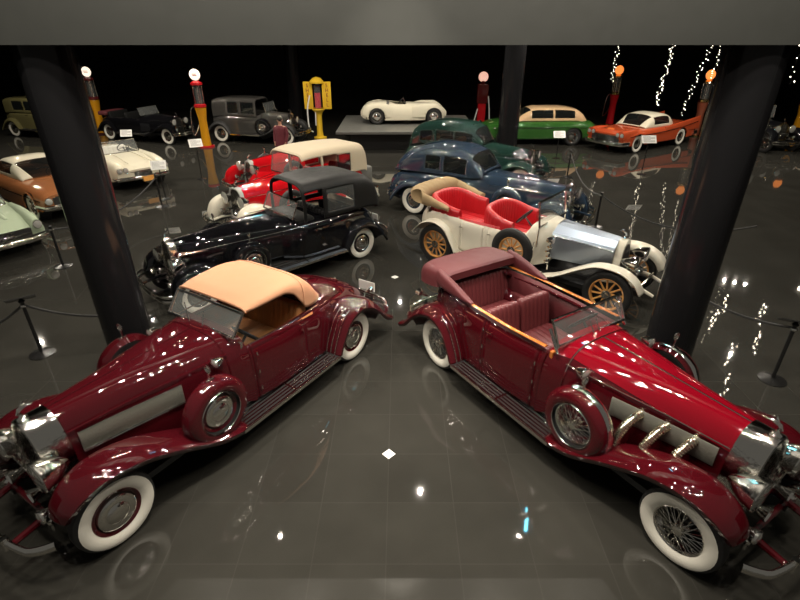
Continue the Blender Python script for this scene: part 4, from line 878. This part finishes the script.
info('white information board in front of the orange hardtop', 8.95, 18.7, 1.25, 0, .52)
info('white information board in front of the green saloon', 6.53, 21.4, .95, 0, .48)
info('white information board right of the white sports car bumper', -7.42, 15.6, 1.05, .3)
info('white information board in front of the black convertible grille', -7.1, 18.0, 1.25, .5)
info('white information board beside the black convertible door', -11.2, 21.4, 1.0, .2)

# ------------------------------------------------------------------ person in maroon
def person():
    r = thing('person', 'person in a maroon coat standing beyond the red car beside the grey limousine', 'person', (-4.65, 20.4, 0), -.3)
    sk = [((0, 0, .92), .15), ((0, 0, 1.12), .14), ((0, 0, 1.34), .17), ((0, 0, 1.46), .07), ((0, .01, 1.54), .06), ((0, .01, 1.63), .09), ((0, .01, 1.71), .085),
          ((.10, 0, .86), .10), ((.11, -.01, .48), .062), ((.11, .02, .10), .045), ((.12, -.12, .04), .035), ((-.10, 0, .86), .10), ((-.11, -.02, .48), .062), ((-.11, .02, .10), .045), ((-.12, -.12, .04), .035),
          ((.19, 0, 1.39), .075), ((.26, .02, 1.14), .05), ((.24, -.08, .90), .036), ((.23, -.11, .80), .03), ((-.19, 0, 1.39), .075), ((-.26, .02, 1.14), .05), ((-.24, -.08, .90), .036), ((-.23, -.11, .80), .03)]
    ed = [(0, 1), (1, 2), (2, 3), (3, 4), (4, 5), (5, 6), (0, 7), (7, 8), (8, 9), (9, 10), (0, 11), (11, 12), (12, 13), (13, 14), (2, 15), (15, 16), (16, 17), (17, 18), (2, 19), (19, 20), (20, 21), (21, 22)]
    me = bpy.data.meshes.new('body'); me.from_pydata([p for p, _ in sk], ed, []); o = bpy.data.objects.new('body', me); C.objects.link(o); o.parent = r; me.materials.append(SKIN)
    o.modifiers.new('k', 'SKIN'); me.skin_vertices or None
    for i, (_, q) in enumerate(sk): me.skin_vertices[0].data[i].radius = (q, q * (.75 if i in (0, 1, 2) else 1))
    me.skin_vertices[0].data[0].use_root = True; o.modifiers.new('s', 'SUBSURF').levels = 2; o.modifiers['s'].render_levels = 2
    def fing(s):
        m = MB()
        for k in range(4): y = -.10 - .018 * k; m.tube([(s * .23, y + .02, .80), (s * .23, y + .005, .74), (s * .225, y + .008, .70 + .004 * abs(k - 1))], [.011, .010, .007], 8)
        m.tube([(s * .22, -.12, .82), (s * .20, -.16, .78), (s * .2, -.165, .75)], [.012, .011, .008], 8); return m
    f = fing(1); g = fing(-1); b = len(f.v); f.v += g.v; f.f += [tuple(i + b for i in q) for q in g.f]; f.build('fingers', SKIN, r)
    rows = []
    for z, w, d in ((.55, .26, .19), (.75, .25, .18), (.95, .22, .17), (1.12, .20, .155), (1.30, .235, .17), (1.40, .235, .14), (1.47, .12, .09)):
        rows.append([(w * math.cos(t), d * math.sin(t) + .008 * math.sin(5 * t), z) for t in [k * PI / 16 for k in range(32)]])
    m = MB().grid(rows, cv=True)
    for s in (1, -1): m.tube([(s * .17, 0, 1.40), (s * .22, .01, 1.34), (s * .265, .02, 1.14), (s * .245, -.07, .90), (s * .24, -.085, .86)], [.08, .085, .066, .055, .056], 14)
    m.build('coat', COAT, r)
    m = MB()
    for s in (1, -1): m.tube([(s * .09, 0, .95), (s * .10, 0, .84), (s * .11, -.01, .48), (s * .11, .02, .08)], [.11, .115, .085, .07], 14); m.rbox(s * .115 - .05, s * .115 + .05, -.20, .08, 0, .09, .03, 4)
    m.build('trousers_and_shoes', TROUSER, r)
    m = MB(); m.ball((0, .03, 1.69), .115, 20, .92, 1.0, 1.12); m.ball((0, .07, 1.58), .085, 16, 1.0, .7, 1.2); m.build('hair', HAIR, r)
    m = MB(); m.lathe([(-.02, .004), (0, .016), (.02, .004)], (0, -.105, 1.645), 'z', 8)
    for s in (1, -1): m.ball((s * .105, .01, 1.65), .024, 8, .5, .8, 1.3)
    m.build('nose_and_ears', SKIN, r)
    m = MB()
    for s in (1, -1): m.ball((s * .034, -.088, 1.675), .011, 8)
    m.ball((0, -.090, 1.60), .016, 8, 1.5, .4, .4); m.build('eyes_and_mouth', HAIR, r)
person()

# ------------------------------------------------------------------ display platform
r = thing('display_platform', 'raised grey display platform under the cream sports roadster', 'platform', (0, 0, 0))
MB().box(-2.75, 3.35, 22.35, 27.2, .78, .90).build('top_slab', PLATM, r, smooth=False, bevel=.02)
MB().box(-2.2, 3.0, 23.2, 26.9, 0, .78).build('plinth', PLATSIDE, r, smooth=False)

# ------------------------------------------------------------------ fairy-light strands
strands = []
def strand(label, top, bot, n=26, amp=.05, group='fairy light strands hanging from the ceiling', bm_=None, parts=True, double=True):
    r = thing('fairy_light_strand', label, 'string lights', top, 0, group)
    T = V(top); B = V(bot) - T; m = MB(); N = 24; P = [B * (k / N) + V((amp * math.sin(k * 1.7), amp * .6 * math.cos(k * 2.3), 0)) for k in range(N + 1)]; P[0] = V((0, 0, 0))
    m.tube(P, .004, 5).build('wire', DARK, r)
    me = None; pts = []
    for k in range(n):
        u = (k + random.uniform(.1, .9)) / n; i = min(N - 1, int(u * N)); q = P[i].lerp(P[i + 1], u * N - i)
        pts.append(q + V((random.uniform(-.09, .09), random.uniform(-.06, .06), 0)))
    m = MB(); m.ball((0, 0, 0), 1, 8); b0 = m.build('bulb', bm_ or BULB, r); b0.location = pts[0]; b0.scale = (.016,) * 3
    for q in pts[1:]:
        b = b0.copy(); C.objects.link(b); b.parent = r; b.location = q; s = random.uniform(.010, .020); b.scale = (s, s, s)
    return r
ZC = 5.7
strand('fairy light strand hanging beside the ornate red fuel pump', (10.5, 27.0, ZC), (10.45, 27.0, 2.5), 40, .03)
strand('thick fairy light strand hanging above the orange hardtop roof', (11.75, 24.0, ZC), (11.45, 24.0, 1.75), 75, .03)
strand('fairy light strand hanging above the orange hardtop tail', (13.05, 23.0, ZC), (12.1, 23.0, 1.45), 46, .03)
strand('fairy light strand against the amber globe pump', (13.75, 24.0, ZC), (13.6, 24.0, 2.6), 30, .03)
strand('fairy light strand hanging just right of the right column', (11.4, 16.0, ZC), (11.4, 16.0, 3.3), 16, .03)
for x, y, n in ((12.2, 17.0, 9), (13.3, 18.2, 9), (11.5, 14.6, 9), (14.3, 17.4, 9), (12.9, 15.4, 9), (10.3, 12.8, 7), (9.0, 14.2, 7), (-3.4, 12.6, 5), (-6.0, 14.2, 6), (1.6, 15.0, 5), (5.2, 12.2, 6), (-8.6, 11.4, 6), (7.3, 11.6, 6), (-4.9, 9.6, 5), (4.3, 9.2, 5)):
    strand('fairy light strand above the dark beam, seen only as dots in polished floor and paint', (x, y, ZC), (x + .05, y, 4.75), n, .03, 'fairy light strands above the beam', BULBN)

# ------------------------------------------------------------------ room
def room():
    m = MB(); m.box(-27, 25, -3, 37, -.2, 0); struct(m.build('floor', floor_mat(), smooth=False))
    m = MB(); m.box(-27, 25, 36.8, 37, 0, ZC); struct(m.build('wall_back', WALLM, smooth=False))
    m = MB(); m.box(-27.2, -27, -3, 37, 0, ZC); struct(m.build('wall_left', WALLM, smooth=False))
    m = MB(); m.box(25, 25.2, -3, 37, 0, ZC); struct(m.build('wall_right', WALLM, smooth=False))
    m = MB(); m.box(-27, 25, 6.9, 37, ZC, ZC + .2); struct(m.build('ceiling', WALLM, smooth=False))
    m = MB(); m.box(-27, 25, 6.0, 6.9, BEAMZ, 14); struct(m.build('beam', BEAMM, smooth=False))  # unseen upper part is added height, keeps world light out of floor reflections
    for x, y, r_ in ((-4.08, 6.45, .315), (4.09, 6.45, .335), (4.76, 23.1, .44), (-5.9, 30.5, .42)):
        m = MB(); m.lathe([(0, r_), (BEAMZ + .02 if y < 8 else ZC, r_)], (x, y, 0), 'z', 64); struct(m.build('column', COLUMNM))
    for x, y in ((-.14, 4.67), (-.11, 9.83)):
        m = MB(); s = .085; m.slab((x - s, y, .0008), (x, y - s, .0008), (x + s, y, .0008), (x, y + s, .0008), .0015); o = m.build('floor_inlay', SIGNW, smooth=False); struct(o)
BEAMZ = 4.55
room()

# ------------------------------------------------------------------ lights
LAMPS = [(.51, 8.97), (0, 19.1), (11.9, 15.1), (-13.4, 15.9), (-3.6, 8.6), (4.6, 9.6), (-7.2, 11.5), (-2.2, 13.5), (3.0, 13.6), (7.4, 13.0), (-9.6, 17.6), (-5.0, 18.0), (4.6, 18.2), (9.0, 19.0), (-12.0, 22.6), (-7.4, 22.6), (-2.4, 22.6), (2.0, 22.2), (6.4, 22.0), (11.2, 21.6), (15.5, 21.0), (-17.2, 22.5), (18.5, 20.5)]
def lamp(x, y, z, power, tx, ty, tz=0, size=1.9, rad=.045, glow=True):
    d = V((tx - x, ty - y, tz - z)); L = bpy.data.lights.new('spot', 'SPOT'); L.energy = power; L.spot_size = size; L.spot_blend = .6; L.shadow_soft_size = rad; L.color = (1, .90, .76)
    o = bpy.data.objects.new('spot', L); C.objects.link(o); o.location = (x, y, z); o.rotation_euler = d.to_track_quat('-Z', 'Y').to_euler()
for i, (x, y) in enumerate(LAMPS):
    a_ = random.uniform(-.5, .5)
    for k in ((0,) if i < 4 else (-1, 0, 1) if y > 14 else (-2, -1, 0, 1, 2)): lamp(x + .42 * k * math.cos(a_), y + .42 * k * math.sin(a_), ZC - .12, (400 if i < 4 else 165 if y > 14 else 110) * (.45 if (x > 6.9 and y < 21) or i == 1 else 1.) + max(0, y - 10) * 4, x + k * .5, y - .3, size=2.75, rad=.03)
for k in range(11): lamp(-7.5 + 1.5 * k + .3 * math.sin(k * 2.4), 7.5 + .25 * math.cos(k * 1.9), 5.6, 45, -7 + 1.4 * k, 7.4, size=2.9, rad=.03)
# lamps over the front void; narrow ones are added to brighten the central floor
lamp(0, 3.6, 7.6, 1500, 0, 4.0, size=.85, rad=.03); lamp(0, 4.6, 7.6, 1100, -.1, 6.4, size=.6, rad=.03); lamp(-1.6, 2.2, 7.6, 420, -1.4, 2.9, size=.9, rad=.03); lamp(1.4, 2.2, 7.6, 420, 1.0, 2.9, size=.9, rad=.03)
for x, y, tx, ty, pw in ((-4.4, 4.2, -3.2, 4.8, 150), (-2.2, 5.0, -2.2, 5.4, 150), (0, 4.4, 0, 4.6, 170), (2.2, 5.0, 2.2, 5.4, 150), (4.4, 4.2, 3.2, 4.8, 150), (-1.2, 2.6, -.8, 3.4, 90), (1.2, 2.6, .8, 3.4, 90), (-3.2, 2.8, -2.6, 3.6, 70), (3.2, 2.8, 2.6, 3.6, 70)):
    for k in (-1, 0, 1): lamp(x + .3 * k, y + .08 * k, 7.6, pw, tx, ty, size=2.5, rad=.03)
m = MB(); m.tube([(2.95, 7.9, 5.66), (3.2, 8.75, 5.66)], .035, 10); o = m.build('tube_lamp', BLUEG); tag(o, 'small blue tube lamp mirrored as a streak in the floor', 'lamp')

# ------------------------------------------------------------------ world, camera, view
w = bpy.data.worlds.new('W'); sc.world = w; w.use_nodes = True; w.node_tree.nodes['Background'].inputs['Color'].default_value = (.9, .85, .75, 1); w.node_tree.nodes['Background'].inputs['Strength'].default_value = .09
cam = bpy.data.cameras.new('cam'); co = bpy.data.objects.new('camera', cam); C.objects.link(co); sc.camera = co
cam.sensor_width = 36; cam.lens = 504 / 800 * 36; co.location = (0, 0, 4.676); co.rotation_euler = (PI / 2 - .48946, 0, 0); cam.clip_end = 200
vs = sc.view_settings; vs.view_transform = 'Standard'; vs.look = 'None'; vs.gamma = 1; vs.exposure = 0; vs.use_curve_mapping = False
try:
    sc.cycles.use_denoising = True; sc.cycles.max_bounces = 8; sc.cycles.sample_clamp_indirect = 12; sc.cycles.caustics_reflective = False; sc.cycles.caustics_refractive = False
except Exception: pass
